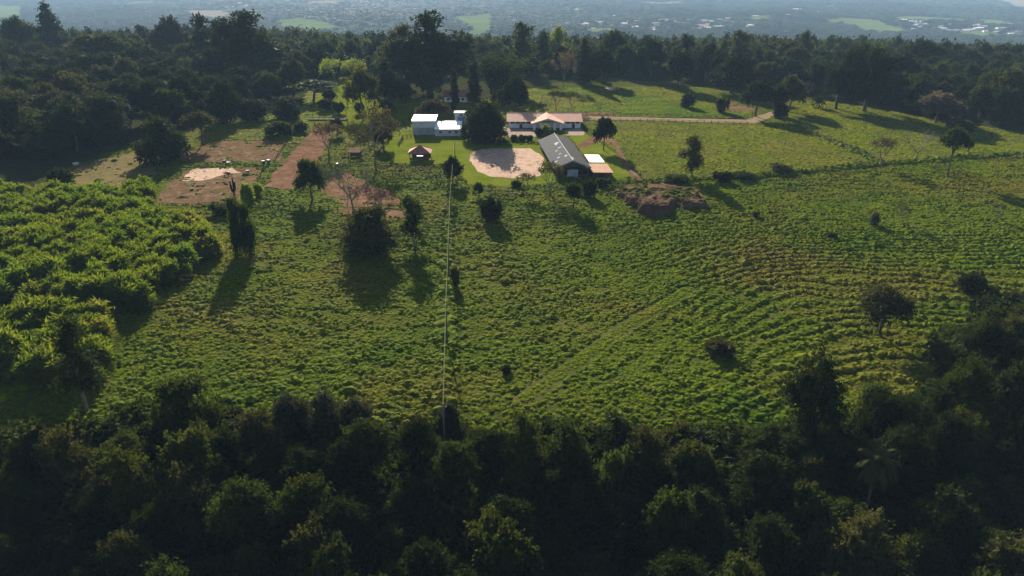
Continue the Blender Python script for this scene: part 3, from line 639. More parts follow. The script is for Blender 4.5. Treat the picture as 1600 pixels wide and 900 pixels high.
def bamboo_kind():
    r = np.random.default_rng(6); tr = MB(); V = []; Fc = []
    for i in range(46):
        a = r.random() * 6.28; q = 2.0 * math.sqrt(r.random()); ln = 0.25 + 0.75 * r.random(); H = 7.5 + 2.5 * r.random(); pts = [Vector((math.cos(a) * q + math.cos(a) * ln * 3.6 * t ** 2.2, math.sin(a) * q + math.sin(a) * ln * 3.6 * t ** 2.2, H * (t - 0.16 * ln * t * t) - 0.2)) for t in np.linspace(0, 1, 6)]
        tr.tube(pts, [0.09, 0.085, 0.075, 0.06, 0.04, 0.02], 4)
        for _ in range(120):
            t = 0.25 + 0.75 * r.random(); s = min(4, int(t * 5)); p = pts[s].lerp(pts[s + 1], t * 5 - s) + Vector((r.normal(), r.normal(), r.normal())) * 0.4
            d = Vector((r.normal(), r.normal(), r.normal() * 0.6 - 0.3)).normalized(); sd = d.orthogonal().normalized(); k = len(V); L = 0.5 + 0.4 * r.random()
            V += [tuple(p - d * L * 0.4), tuple(p + sd * 0.13), tuple(p + d * L * 0.6), tuple(p - sd * 0.13)]; Fc.append((k, k + 1, k + 2, k + 3))
    kind('bamboo', 'bamboo_clump', mesh_np('leaves', V, Fc, M['leaf_lime']), tr.mesh('culms', M['bark_grey'], True), 10.5, 'bamboo', 'leaves')
bamboo_kind()
def cactus_kind():
    tr = MB(); tr.tube([(0, 0, -0.2), (0, 0, 5)], [0.55, 0.5], 7); br = MB()
    for a, q, h in ((0, 1.0, 9.5), (1.3, 0.9, 8.2), (2.6, 1.2, 10), (3.8, 1.0, 7.6), (5.0, 1.2, 9.0)):
        br.tube([(0, 0, 4.2), (math.cos(a) * q * 0.8, math.sin(a) * q * 0.8, 5.2), (math.cos(a) * q, math.sin(a) * q, 6.5), (math.cos(a) * q * 1.05, math.sin(a) * q * 1.05, h)], [0.45, 0.42, 0.42, 0.25], 6)
    kind('cactus', 'column_cactus', br.mesh('arms', M['leaf_dark']), tr.mesh('stem', M['bark']), 3.0, 'cactus', 'arms')
cactus_kind()

def plant(key, p, h, wd, leaf, label, group=None, rz=None, name=None, tilt=0.0):
    """one tree: an Empty at its foot with a crown and a trunk of its own"""
    K = KIND[key]; nm = name or K['name']
    e = link(nm, None, None, (p[0], p[1], p[2] - 0.05)); e.rotation_euler = (0, tilt, random.random() * 6.28 if rz is None else rz)
    s = wd / K['w']; e.scale = (s * random.uniform(0.93, 1.07), s * random.uniform(0.93, 1.07), h / K.get('h', 10.0)); e.empty_display_size = 0.3
    tag(e, label, K['cat'], group)
    tn = {'shrub': 'stem', 'bamboo': 'culms', 'cactus': 'stem'}.get(K['cat'], 'trunk')
    link(tn, K['trunk'], e)
    if K.get('branches'): link('branches', K['branches'], e)
    if K['crown']:
        c = link(K['crname'], K['crown'], e)
        if leaf: c.material_slots[0].link = 'OBJECT'; c.material_slots[0].material = M[leaf]
    return e

PLACED = []
def tree_px(key, u, v, hpx, wpx, leaf, label, group=None, name=None, tilt=0.0, rz=None):
    p = G(u, v); a, b = scale_at(p); PLACED.append((p[0], p[1], wpx / b * 0.5))
    return plant(key, p, hpx / a, wpx / b, leaf, label, group, rz, name, tilt)

# ---- trees and bushes that stand out, from the near pasture to the houses
for t in [
    ('euca0', 1080, 278, 64, 40, 'leaf_olive', 'slender open tree standing alone on the fence line right of the soil heaps'),
    ('broad1', 943, 235, 50, 34, 'leaf_dark', 'dense dark oval tree beside the long grey barn'),
    ('broad0', 488, 314, 62, 46, 'leaf_mid', 'flat-topped tree with forked stems in front of the dirt track'),
    ('bare0', 552, 334, 82, 100, None, 'big leafless spreading tree on the red clearing'),
    ('bare1', 545, 338, 50, 26, None, 'thin leafless tree just left of the big bare tree'),
    ('thicket0', 580, 398, 70, 84, 'leaf_olive', 'broad dark bushy tree in the pasture below the red clearing'),
    ('thicket1', 556, 385, 46, 40, 'leaf_olive', 'low brownish bush leaning on the left of the broad dark bush'),
    ('euca1', 648, 386, 76, 36, 'leaf_mid', 'slim leafy tree just right of the broad dark bush'),
    ('broad2', 707, 286, 40, 34, 'leaf_dark', 'round dark tree under the overhead cable beside the lawn'),
    ('shrub0', 765, 346, 36, 36, 'leaf_dark', 'dark bush in the pasture below the round sand arena'),
    ('broad3', 748, 308, 22, 17, 'leaf_mid', 'small dark tree on the edge of the lawn below the arena'),
    ('bare2', 858, 305, 48, 44, 'leaf_olive', 'thin-leaved grey-green tree in front of the barn gable, left corner'),
    ('bare2', 822, 304, 32, 30, 'leaf_olive', 'small thin-leaved tree below the right end of the arena'),
    ('feather0', 896, 326, 40, 32, 'leaf_mid', 'small round tree standing in the grass below the barn gable'),
    ('shrub1', 921, 308, 26, 27, 'leaf_dark', 'very dark round bush below the right corner of the barn'),
    ('shrub2', 941, 292, 14, 26, 'leaf_mid', 'low bush beside the rusty lean-to of the barn'),
    ('shrub0', 806, 292, 10, 20, 'leaf_mid', 'tiny bush on the lower edge of the lawn'),
    ('bare3', 586, 254, 84, 76, 'leaf_brown', 'dark half-bare tree with long trunk between shelter and gazebo'),
    ('bare2', 514, 247, 52, 54, 'leaf_brown', 'brownish airy tree on the right edge of the dirt track'),
    ('broad0', 527, 212, 26, 24, 'leaf_dark', 'small round dark tree at the head of the dirt track'),
    ('broad2', 600, 232, 34, 34, 'leaf_brown', 'low brown-leaved tree left of the gazebo'),
    ('thicket2', 258, 252, 66, 88, 'leaf_dark', 'big dark drooping tree between the two paddocks and the dry strip'),
    ('umbrella', 316, 226, 50, 52, 'leaf_olive', 'umbrella-shaped tree at the corner of the upper paddock'),
    ('shrub1', 97, 292, 28, 40, 'leaf_dark', 'round dark bush at the top edge of the cane field'),
    ('thicket1', 375, 396, 84, 24, 'leaf_mid', 'tall narrow bush at the right end of the cane field'),
    ('thicket2', 391, 398, 76, 24, 'leaf_mid', 'narrow bush, right one of the pair by the cane field'),
    ('shrub2', 352, 336, 18, 46, 'leaf_mid', 'low green hedge-like bush below the lower paddock'),
    ('shrub0', 388, 318, 30, 28, 'leaf_lime', 'bright green bush at the corner of the lower paddock'),
    ('shrub1', 402, 304, 18, 22, 'leaf_lime', 'small bright bush beside the lower end of the dirt track'),
    ('cactus', 368, 316, 38, 10, None, 'dark candelabra cactus at the corner of the lower paddock'),
    ('bare2', 1376, 260, 42, 36, 'leaf_brown', 'sparse small tree where the two pasture fences meet'),
    ('bare0', 1430, 252, 50, 66, None, 'leafless spreading tree on the far right fence line'),
    ('umbrella', 1480, 276, 74, 44, 'leaf_mid', 'tall thin-stemmed umbrella tree on the far right fence line'),
    ('bare3', 1407, 352, 32, 26, 'leaf_olive', 'airy bush in the right pasture, taller of two'),
    ('shrub2', 1365, 352, 20, 20, 'leaf_grey', 'greyish bush in the right pasture, smaller of two'),
    ('bare2', 1558, 344, 24, 17, 'leaf_mid', 'little tree near the right edge of the pasture'),
    ('feather0', 1374, 524, 72, 84, 'leaf_olive', 'dark ragged tree leaning alone in the lower right pasture'),
    ('shrub1', 1516, 458, 32, 44, 'leaf_dark', 'dark bush at the upper end of the right-hand thicket'),
    ('shrub2', 1548, 466, 18, 26, 'leaf_mid', 'small bush just right of the dark bush by the thicket'),
    ('shrub0', 1120, 552, 20, 48, 'leaf_olive', 'low scrubby bush in the middle of the lower right pasture'),
    ('shrub1', 1300, 372, 9, 16, 'leaf_mid', 'tiny bush in the middle of the right pasture'),
    ('shrub2', 1180, 340, 10, 14, 'leaf_olive', 'tiny bush right of the shadow of the slender tree'),
    ('shrub0', 712, 448, 30, 18, 'leaf_olive', 'dark upright bush right of the middle utility pole'),
    ('shrub1', 791, 583, 12, 18, 'leaf_dark', 'little dark bush low in the middle of the pasture'),
    ('shrub2', 1130, 284, 16, 34, 'leaf_dark', 'bush growing on the pasture fence right of the slender tree'),
    ('shrub1', 1160, 280, 12, 34, 'leaf_mid', 'second bush along the pasture fence right of the slender tree'),
    ('shrub0', 1060, 284, 10, 40, 'leaf_mid', 'low bush on the fence left of the slender tree'),
    ('shrub0', 1220, 270, 12, 40, 'leaf_olive', 'low scrub on the pasture fence in its middle stretch'),
    ('bare2', 869, 174, 32, 26, 'leaf_olive', 'left one of two airy trees behind the stable'),
    ('bare2', 893, 174, 30, 26, 'leaf_olive', 'right one of two airy trees behind the stable'),
    ('bare1', 936, 181, 22, 20, None, 'small leafless tree on the fence right of the stable'),
    ('thicket0', 760, 224, 64, 62, 'leaf_dark', 'very dark dense tree shading the lawn left of the stable'),
    ('thicket2', 738, 218, 48, 44, 'leaf_dark', 'dark tree added for shade at the left of the darkest tree beside the tower'),  # extra tree put in to deepen the shadow on the lawn
    ('broad1', 770, 212, 40, 40, 'leaf_dark', 'dark tree right behind the darkest tree left of the stable'),
    ('broad3', 1180, 182, 56, 46, 'leaf_blue', 'grey-green tree with bare trunk at the end of the farm track'),
    ('broad0', 1212, 180, 46, 30, 'leaf_dark', 'dark narrow tree right of the end of the farm track'),
    ('broad2', 1232, 174, 54, 46, 'leaf_olive', 'rounded olive tree in front of the tiled house'),
    ('shrub0', 1218, 184, 20, 26, 'leaf_dark', 'dark bush at the bend of the farm track'),
    ('shrub1', 1074, 168, 22, 24, 'leaf_blue', 'grey bush alone in the bright upper pasture'),
    ('shrub2', 1126, 176, 24, 22, 'leaf_olive', 'round bush on the right edge of the bright upper pasture'),
    ('bare3', 880, 138, 56, 40, 'leaf_pink', 'pinkish half-bare tree behind the stable pasture'),
    ('umbrella', 856, 136, 42, 30, 'leaf_mid', 'flat-crowned tree left of the pinkish tree'),
    ('conifer', 912, 131, 66, 36, 'leaf_dark', 'dark pine behind the upper left corner of the bright pasture'),
    ('broad1', 940, 130, 52, 48, 'leaf_dark', 'dark tree just right of the dark pine'),
    ('euca1', 816, 112, 74, 40, 'leaf_mid', 'tall feathery eucalyptus, first of the row left of the pine'),
    ('euca2', 872, 110, 66, 36, 'leaf_lime', 'pale green eucalyptus in the row behind the pinkish tree'),
    ('euca0', 846, 108, 58, 36, 'leaf_mid', 'middle eucalyptus of the row behind the flat-crowned tree'),
    ('broad2', 958, 108, 58, 46, 'leaf_mid', 'high green tree behind the tree beside the dark pine'),
    ('broad3', 1016, 122, 58, 42, 'leaf_blue', 'blue-green round tree behind the bright upper pasture'),
    ('broad0', 1058, 138, 56, 46, 'leaf_dark', 'dark rounded tree at the middle back of the bright pasture'),
    ('euca2', 1068, 118, 62, 40, 'leaf_blue', 'tall grey tree rising behind the dark rounded tree'),
    ('giant1', 1142, 146, 60, 72, 'leaf_dark', 'wide domed tree at the back right of the bright pasture'),
    ('euca1', 1152, 112, 62, 40, 'leaf_olive', 'tall olive tree rising behind the wide domed tree'),
    ('giant0', 672, 146, 116, 136, 'leaf_dark', 'huge dark spreading tree, largest crown behind the farmhouse'),
    ('giant1', 628, 142, 96, 74, 'leaf_olive', 'tall tree forming the left shoulder of the huge crown'),
    ('bamboo', 786, 148, 60, 92, 'leaf_mid', 'arching bamboo clump behind the dark trees left of the stable'),
    ('broad2', 804, 178, 56, 50, 'leaf_dark', 'dark rounded tree in front of the bamboo'),
    ('giant0', 613, 170, 70, 74, 'leaf_dark', 'dark round tree with thick trunk on the lawn left of the white sheds'),
    ('feather1', 568, 182, 72, 56, 'leaf_olive', 'loose olive tree left of the dark round lawn tree'),
    ('broad3', 677, 192, 36, 46, 'leaf_brown', 'low round brownish tree behind the white sheds'),
    ('cypress', 711, 172, 62, 15, 'leaf_blue', 'thin cypress in front of the small red-roofed cottage'),
    ('cypress', 742, 172, 72, 26, 'leaf_blue', 'thick cypress right of the small cottage'),
    ('broad1', 668, 160, 56, 44, 'leaf_grey', 'greyish tree in front of the huge dark crown'),
    ('umbrella', 490, 158, 32, 80, 'leaf_mid', 'low wide umbrella tree in the garden'),
    ('topiary', 433, 154, 13, 15, 'leaf_dark', 'small clipped round bush at the left end of the garden'),
    ('topiary', 516, 158, 16, 22, 'leaf_dark', 'clipped round bush, rearmost of three in the garden'),
    ('topiary', 511, 172, 18, 28, 'leaf_dark', 'clipped round bush, middle one of three in the garden'),
    ('topiary', 529, 178, 18, 22, 'leaf_dark', 'clipped round bush, front one of three in the garden'),
    ('topiary', 562, 178, 18, 16, 'leaf_grey', 'pale clipped bush on the garden lawn'),
    ('bare3', 524, 132, 40, 46, 'leaf_lime', 'thin yellow-green tree on the sunny garden lawn'),
    ('bare3', 552, 128, 36, 40, 'leaf_lime', 'second thin yellowish tree on the garden lawn, further right'),
    ('broad1', 498, 122, 46, 50, 'leaf_dark', 'dark tree left of the sunny garden lawn'),
    ('thicket1', 400, 186, 30, 54, 'leaf_dark', 'left stretch of the dark garden hedge'),
    ('thicket2', 448, 186, 32, 54, 'leaf_dark', 'right stretch of the dark garden hedge'),
    ('shrub0', 440, 212, 22, 44, 'leaf_mid', 'green bush in the bright grass left of the dirt track'),
    ('shrub1', 470, 206, 16, 26, 'leaf_mid', 'smaller green bush beside the upper end of the dirt track'),
    ('conifer', 90, 96, 84, 54, 'leaf_blue', 'tall cone-shaped conifer rising above the left wood'),
    ('broad3', 40, 96, 66, 50, 'leaf_mid', 'tall green tree left of the cone-shaped conifer'),
    ('broad2', 272, 96, 66, 60, 'leaf_maroon', 'dark reddish tree rising above the left wood'),
    ('giant1', 392, 128, 104, 104, 'leaf_dark', 'massive dark tree at the right end of the left wood'),
    ('giant0', 338, 112, 84, 72, 'leaf_dark', 'dark tree merging with the massive tree on its left'),
    ('euca1', 228, 80, 40, 22, 'leaf_blue', 'small slender tree just left of the dark reddish tree'),
    ('broad1', 160, 118, 62, 90, 'leaf_olive', 'broad olive tree in the left wood right of the conifer'),
    ('conifer', 222, 92, 34, 30, 'leaf_mid', 'little pointed conifer left of the dark reddish tree'),
    ('shrub0', 283, 94, 16, 26, 'leaf_grey', 'grey bush under the dark reddish tree'),
    ('thicket0', 355, 190, 62, 62, 'leaf_dark', 'dark rounded tree at the edge of the left wood above the paddock'),
    ('broad3', 400, 152, 34, 36, 'leaf_maroon', 'reddish bare-looking tree left of the garden'),
    ('euca2', 1250, 112, 62, 26, 'leaf_mid', 'tall ivy-wrapped column of a tree above the right wood'),
    ('giant0', 1306, 170, 84, 62, 'leaf_dark', 'left tree of the tall dark group right of the house'),
    ('giant1', 1350, 174, 92, 66, 'leaf_dark', 'right tree of the tall dark group right of the house'),
    ('broad3', 1330, 150, 76, 60, 'leaf_dark', 'back tree of the tall dark group right of the house'),
    ('umbrella', 1432, 122, 56, 66, 'leaf_dark', 'flat-topped pine rising above the right wood'),
    ('broad1', 1462, 192, 46, 62, 'leaf_pink', 'pale purplish tree at the edge of the right wood'),
    ('broad0', 1500, 212, 24, 42, 'leaf_mid', 'low green tree at the edge of the right wood'),
    ('broad2', 1565, 188, 76, 74, 'leaf_olive', 'rounded olive tree at the right end of the right wood'),
    ('broad3', 1395, 150, 66, 60, 'leaf_blue', 'blue-green tree right of the tall dark group'),
    ('palm', 467, 88, 48, 24, 'leaf_mid', 'palm above the massive dark tree, left one of two'),
    ('palm', 497, 88, 42, 24, 'leaf_mid', 'palm above the massive dark tree, right one of two'),
    ('palm', 768, 110, 48, 24, 'leaf_mid', 'palm in the row right of the huge crown'),
    ('palm', 790, 112, 42, 22, 'leaf_mid', 'second palm in the row right of the huge crown'),
    ('palm', 1350, 810, 104, 62, 'leaf_olive', 'green palm standing out of the dark wood at the lower right'),
    ('feather2', 1255, 690, 124, 100, 'leaf_dark', 'tall dark vine-hung tree at the lower edge of the right pasture'),
    ('thicket1', 1352, 682, 80, 66, 'leaf_mid', 'dark bushy tree right of the tall vine-hung tree'),
    ('thicket2', 300, 690, 90, 110, 'leaf_fern', 'dark spreading thicket below the left end of the pasture'),
    ('feather0', 462, 694, 74, 62, 'leaf_grey', 'left tree of the grey-leaved clump at the lower edge of the pasture'),
    ('feather2', 512, 690, 80, 66, 'leaf_grey', 'middle tree of the grey-leaved clump at the lower edge of the pasture'),
    ('feather1', 560, 694, 70, 60, 'leaf_grey', 'right tree of the grey-leaved clump at the lower edge of the pasture'),
    ('shrub0', 704, 676, 44, 36, 'leaf_grey', 'grey bush at the foot of the overhead cable'),
    ('euca0', 136, 640, 130, 70, 'leaf_dark', 'dark tall tree in the gap right of the cane field'),
]: tree_px(*t)

# ---- woods made of trees that look alike
COVER = np.full(1600, 2000.0)
def proj(x, y, z):
    dep = y * math.cos(PITCH) + (CAM_H - z) * math.sin(PITCH); return 800 + FPX * x / dep, 450 - FPX * (y * math.sin(PITCH) - (CAM_H - z) * math.cos(PITCH)) / dep, FPX / dep
def wood(pg, spacing, kinds, leaves, h, wd, lab, grp, seed, clear=0.9, marks=(), see=3.0):
    r = np.random.default_rng(seed); xs = [p[0] for p in pg]; ys = [p[1] for p in pg]; s = spacing
    X, Y = np.meshgrid(np.arange(min(xs), max(xs), s), np.arange(min(ys), max(ys), s * 0.9)); X = X + (np.arange(X.shape[0])[:, None] % 2) * s * 0.5
    X = (X + (r.random(X.shape) - 0.5) * s * 0.85).ravel(); Y = (Y + (r.random(Y.shape) - 0.5) * s * 0.85).ravel()
    k = inside(pg, X, Y) & (np.abs(X) < 0.80 * Y + 14); n = 0; X, Y = X[k], Y[k]; o_ = np.argsort(Y)
    for x, y in zip(X[o_], Y[o_]):
        kk = kinds[r.integers(len(kinds))]; lf = leaves[r.integers(len(leaves))]; q1 = r.random() ** 1.2; hh = h[0] + (h[1] - h[0]) * q1; ww = wd[0] + (wd[1] - wd[0]) * (0.6 * q1 + 0.4 * r.random())
        if kk[:4] == 'euca': ww *= 0.6; hh *= 1.15
        if kk == 'palm': ww *= 0.5
        if any((x - a) ** 2 + (y - b) ** 2 < (q * clear) ** 2 for a, b, q in PLACED): continue
        z = float(hgt(x, y)); u, vt, pm = proj(x, y, z + hh); u0, u1 = int(np.clip(u - 0.5 * ww * pm, 0, 1599)), int(np.clip(u + 0.5 * ww * pm, 0, 1599)) + 1
        if (COVER[u0:u1] - vt).max() < see: continue
        c0, c1 = int(np.clip(u - 0.33 * ww * pm, 0, 1599)), int(np.clip(u + 0.33 * ww * pm, 0, 1599)) + 1; COVER[c0:c1] = np.minimum(COVER[c0:c1], vt + 0.14 * hh * pm)
        adj = {'leaf_dark': 'dark green', 'leaf_mid': 'mid green', 'leaf_olive': 'olive', 'leaf_grey': 'grey-green', 'leaf_fern': 'yellow-green', 'leaf_lime': 'bright green', 'leaf_maroon': 'reddish', 'leaf_blue': 'blue-green', 'leaf_brown': 'brownish'}[lf]
        kd = {'broa': 'tree', 'feat': 'feathery tree', 'thic': 'bushy tree', 'euca': 'slender tree', 'palm': 'palm', 'shru': 'bush', 'coni': 'conifer', 'umbr': 'flat-topped tree'}[kk[:4]]
        if q1 < 0.25: adj = 'small ' + adj
        elif q1 > 0.75: adj = 'big ' + adj
        vm = vt + 0.3 * hh * pm; best = min(marks, key=lambda m_: abs(m_[1] - u) + 1.5 * abs(m_[2] - vm)); du, dv = u - best[1], vm - best[2]
        far_ = abs(du) + abs(dv) > 110; rel = ('left of' if du < 0 else 'right of') if abs(du) > abs(dv) else ('above' if dv < 0 else 'below')
        plant(kk, (x, y, z), hh, ww, lf, ' '.join(('%s %s %s, %s%s %s' % (adj, kd, lab, 'well ' if far_ and len(lab) < 22 else '', rel, best[0])).split()[:16]), grp); n += 1
    print(grp, n)
B4 = ['broad0', 'broad1', 'broad2', 'broad3']; T3 = ['thicket0', 'thicket1', 'thicket2']; F3 = ['feather0', 'feather1', 'feather2']
near_wood = [(-78, 40), (-78, 66), (-62, 74), (-52, 80), (-40, 80), (-30, 78), (0, 79), (24, 78), (36, 80), (50, 83), (62, 88), (72, 96), (80, 108), (100, 116), (100, 60), (70, 40)]
MN = [('the green palm', 1350, 740), ('the tall vine-hung tree', 1255, 600), ('the foot of the cable', 695, 650), ('the grey-leaved clump', 510, 650), ('the dark spreading thicket', 300, 640), ('the lower left corner', 40, 860), ('the lower right corner', 1560, 860), ('the lower edge\'s middle', 800, 880), ('the lower left edge', 300, 860), ('the lower right edge', 1180, 860), ('the left edge', 20, 700), ('the right edge', 1580, 620)]
ML = [('the cone-shaped conifer', 90, 50), ('the dark reddish tree', 272, 65), ('the massive dark tree', 392, 70), ('the umbrella tree', 316, 195), ('the round bush', 97, 278), ('the broad olive tree', 160, 90), ('the left edge', 10, 170), ('the big drooping tree', 258, 215)]
MB_ = [('the huge crown', 670, 80), ('the dark pine', 912, 95), ('the bamboo', 786, 110), ('the palms', 482, 60), ('the wide domed tree', 1142, 110), ('the pinkish tree', 880, 105), ('the ivy-wrapped column', 1250, 75), ('the dark rounded tree', 1058, 110)]
MR = [('the ivy-wrapped column', 1250, 75), ('the tall dark group', 1330, 110), ('the flat-topped pine', 1432, 90), ('the pale purplish tree', 1462, 165), ('the brown-roofed shed', 1518, 155), ('the rounded olive tree', 1565, 150), ('the right edge', 1595, 110)]
wood(near_wood, 5.0, F3 + T3 + B4[:2] + F3, ['leaf_fern', 'leaf_mid', 'leaf_dark', 'leaf_fern', 'leaf_olive', 'leaf_dark', 'leaf_dark'], (3.6, 11.2), (3.4, 8.4), 'in the near wood', 'trees of the near wood', 1, 0.5, MN, 2.0)
left_wood = poly((-60, 268), (0, 262), (100, 246), (150, 232), (220, 212), (300, 190), (340, 176), (390, 164), (470, 160), (478, 138), (470, 104), (-100, 104))
belt = poly((500, 108), (600, 110), (640, 120), (740, 120), (800, 116), (850, 118), (930, 112), (1040, 124), (1110, 132), (1180, 142), (1250, 146), (1270, 106), (1270, 97), (480, 97))
right_wood = poly((1265, 150), (1330, 158), (1400, 172), (1480, 190), (1560, 200), (1680, 214), (1690, 118), (1600, 104), (1260, 104))
wood(left_wood, 14.5, B4 + T3 + B4, ['leaf_dark', 'leaf_dark', 'leaf_mid', 'leaf_olive', 'leaf_dark', 'leaf_blue', 'leaf_grey'], (11, 19), (13, 20), 'in the left wood', 'trees of the left wood', 2, 0.6, ML)
wood(right_wood, 13, B4 + T3 + ['euca0', 'umbrella'], ['leaf_dark', 'leaf_mid', 'leaf_olive', 'leaf_blue', 'leaf_dark'], (10, 17), (10, 16), 'in the right wood', 'trees of the right wood', 4, 0.5, MR)
wood(belt, 15, B4 + B4 + ['euca0', 'euca1', 'palm'], ['leaf_dark', 'leaf_mid', 'leaf_olive', 'leaf_blue', 'leaf_mid'], (8, 19), (10, 18), 'in the belt behind the farm', 'trees of the belt behind the farm', 3, 0.45, MB_)
COVER[:] = 2000
wood(poly((1470, 650), (1520, 590), (1570, 530), (1620, 500), (1700, 500), (1700, 650)), 4.4, ['shrub0', 'shrub1', 'shrub2', 'thicket1'], ['leaf_dark', 'leaf_mid', 'leaf_fern'], (2.5, 5.0), (3.5, 5.5), 'of the right thicket', 'bushes of the right-hand thicket', 6, 0.5, [('the upper end', 1520, 440), ('the vine-hung tree', 1255, 600), ('the right edge', 1590, 520), ('the green palm', 1350, 740)])
wood(poly((-40, 716), (190, 712), (240, 670), (420, 696), (640, 694), (900, 696), (1100, 692), (1220, 676), (1330, 672), (1460, 650), (1460, 690), (1220, 706), (640, 722), (200, 770), (-40, 770)), 3.6, ['shrub0', 'shrub1', 'shrub2', 'feather1', 'shrub1'], ['leaf_olive', 'leaf_fern', 'leaf_dark', 'leaf_dark'], (1.8, 4.4), (2.4, 4.8), 'on the pasture\'s lower edge', 'bushes along the edge of the near wood', 7, 0.4, MN)
# undergrowth that fills the near wood's floor
ug = [crown('undergrowth', [((0.5 * math.cos(a), 0.5 * math.sin(a), 0.7), (0.8, 0.8, 0.8)) for a in (0.3 + i, 2.4 + i, 4.5 + i)], 420, 0.30, 500 + i, 0.7, 0, 2.0, 0.4, 0, 7, 0.8) for i in range(4)]
for i, q in enumerate(ug): q.materials[0] = M[['leaf_dark', 'leaf_fern', 'leaf_dark', 'leaf_mid'][i]]
x, y = grid_pts(-95, 110, 36, 128, 1.7); k = inside(fl_near, x, y) & in_view(x, y); x, y = x[k], y[k]; s = 0.9 + 1.3 * vnoise(x / 5, y / 5, 91) * (0.5 + rng.random(len(x)))
scatter('undergrowth', np.column_stack([x, y, hgt(x, y) - 0.2]), rng.random(len(x)) * 6.28, np.column_stack([s, s, s]), rng.integers(0, 4, len(x)), ug, 'dark leafy undergrowth filling the floor of the near wood', 'undergrowth')

# ---- the distant plain: trees that merge into one mass
def far_crown(seed):
    lb = lobes_round(seed, 5, 0.55, 0.55, 0.45, 0.46); return crown('far_tree', lb, 130, 0.24, seed + 1, 0.82, 0, 1.5, 0.2, 0, 1)
farm_ = [far_crown(400 + 3 * i) for i in range(5)]
for i, q in enumerate(farm_): q.materials[0] = M[['leaf_dark', 'leaf_mid', 'leaf_blue', 'leaf_mid', 'leaf_olive'][i]]
HOUSES = []
def town(px, n, seed):
    r = np.random.default_rng(seed); us = [p[0] for p in px]; vs = [p[1] for p in px]
    while n > 0:
        u = r.uniform(min(us), max(us)); v = r.uniform(min(vs), max(vs))
        if not inside([(a, b) for a, b in px], np.array([u]), np.array([v]))[0]: continue
        p = G(u, v)
        if all((p[0] - q[0]) ** 2 + (p[1] - q[1]) ** 2 > 900 for q, _ in HOUSES): HOUSES.append((p, r.integers(0, 1000))); 
        n -= 1
town([(850, 38), (960, 29), (1180, 30), (1182, 44), (1000, 48), (860, 47)], 150, 1)
town([(1390, 30), (1600, 36), (1600, 58), (1420, 46)], 60, 2); town([(1180, 6), (1340, 4), (1340, 24), (1180, 26)], 12, 3)
town([(60, 8), (400, 3), (400, 12), (60, 20)], 12, 4); town([(900, 4), (1120, 2), (1120, 20), (900, 28)], 12, 5)
P = []; yv = 470.0
while yv < 12500:
    s = max(10.5, min(yv * 0.0115, 70)); xs = np.arange(-0.86 * yv - 60, 0.86 * yv + 60, s)
    P.append(np.column_stack([xs + (rng.random(len(xs)) - 0.5) * s * 0.9, np.full(len(xs), yv) + (rng.random(len(xs)) - 0.5) * s * 0.9, np.full(len(xs), s)])); yv += s * 0.9
P = np.vstack(P); k = np.ones(len(P), bool)
for pg in FAR: k &= ~inside(pg, P[:, 0], P[:, 1])
for pg in (left_wood, right_wood, belt): k &= ~inside(pg, P[:, 0], P[:, 1])
k &= ~(inside(upper_mid, P[:, 0], P[:, 1]) | inside(lawn1, P[:, 0], P[:, 1]))
for q, _ in HOUSES: k &= (P[:, 0] - q[0]) ** 2 + (P[:, 1] - q[1] + 14) ** 2 > 700
k &= rng.random(len(P)) < 0.35 + 1.1 * vnoise(P[:, 0] / 120, P[:, 1] / 120, 71)
P = P[k]; hh = (6 + 8 * rng.random(len(P)) ** 1.5 + 4 * vnoise(P[:, 0] / 60, P[:, 1] / 60, 72)); ww = P[:, 2] * (0.75 + 0.5 * rng.random(len(P))) * 0.62
scatter('distant_woodland', np.column_stack([P[:, 0], P[:, 1], hgt(P[:, 0], P[:, 1]) - 0.5]), rng.random(len(P)) * 6.28, np.column_stack([ww, ww, hh * 0.75]), rng.integers(0, 5, len(P)), farm_,
        'hazy distant woodland covering the plain up to the top of the picture', 'woodland')
print('far trees', len(P), 'houses', len(HOUSES))

# ------------------------------------------------------------------ buildings
def gable(parent, name, x0, x1, y0, y1, eave, ridge, m, axis='x', over=0.5, t=0.14, cap=None):
    """two roof slopes and a ridge cap; axis = the way the ridge runs"""
    if axis == 'x':
        ym = (y0 + y1) / 2; k = (ridge - eave) / (ym - y0)
        q = [[(x0 - over, y0 - over, eave - k * over), (x1 + over, y0 - over, eave - k * over), (x1 + over, ym, ridge), (x0 - over, ym, ridge)],
             [(x1 + over, y1 + over, eave - k * over), (x0 - over, y1 + over, eave - k * over), (x0 - over, ym, ridge), (x1 + over, ym, ridge)]]
        line = [(x0 - over - 0.02, ym, ridge + 0.02), (x1 + over + 0.02, ym, ridge + 0.02)]
    else:
        xm = (x0 + x1) / 2; k = (ridge - eave) / (xm - x0)
        q = [[(x0 - over, y1 + over, eave - k * over), (x0 - over, y0 - over, eave - k * over), (xm, y0 - over, ridge), (xm, y1 + over, ridge)],
             [(x1 + over, y0 - over, eave - k * over), (x1 + over, y1 + over, eave - k * over), (xm, y1 + over, ridge), (xm, y0 - over, ridge)]]
        line = [(xm, y0 - over - 0.02, ridge + 0.02), (xm, y1 + over + 0.02, ridge + 0.02)]
    for s in q: MB().slab(s, t).build(name, M[m], parent)
    MB().tube(line, 0.16, 6).build('ridge_cap', M[cap or m], parent)

def walls(parent, x0, x1, y0, y1, h, m, name='wall', t=0.2):
    for a in ((x0, x1, y0, y0 + t), (x0, x1, y1 - t, y1), (x0, x0 + t, y0 + t, y1 - t), (x1 - t, x1, y0 + t, y1 - t)):
        MB().box(*a, -0.3, h).build(name, M[m], parent)

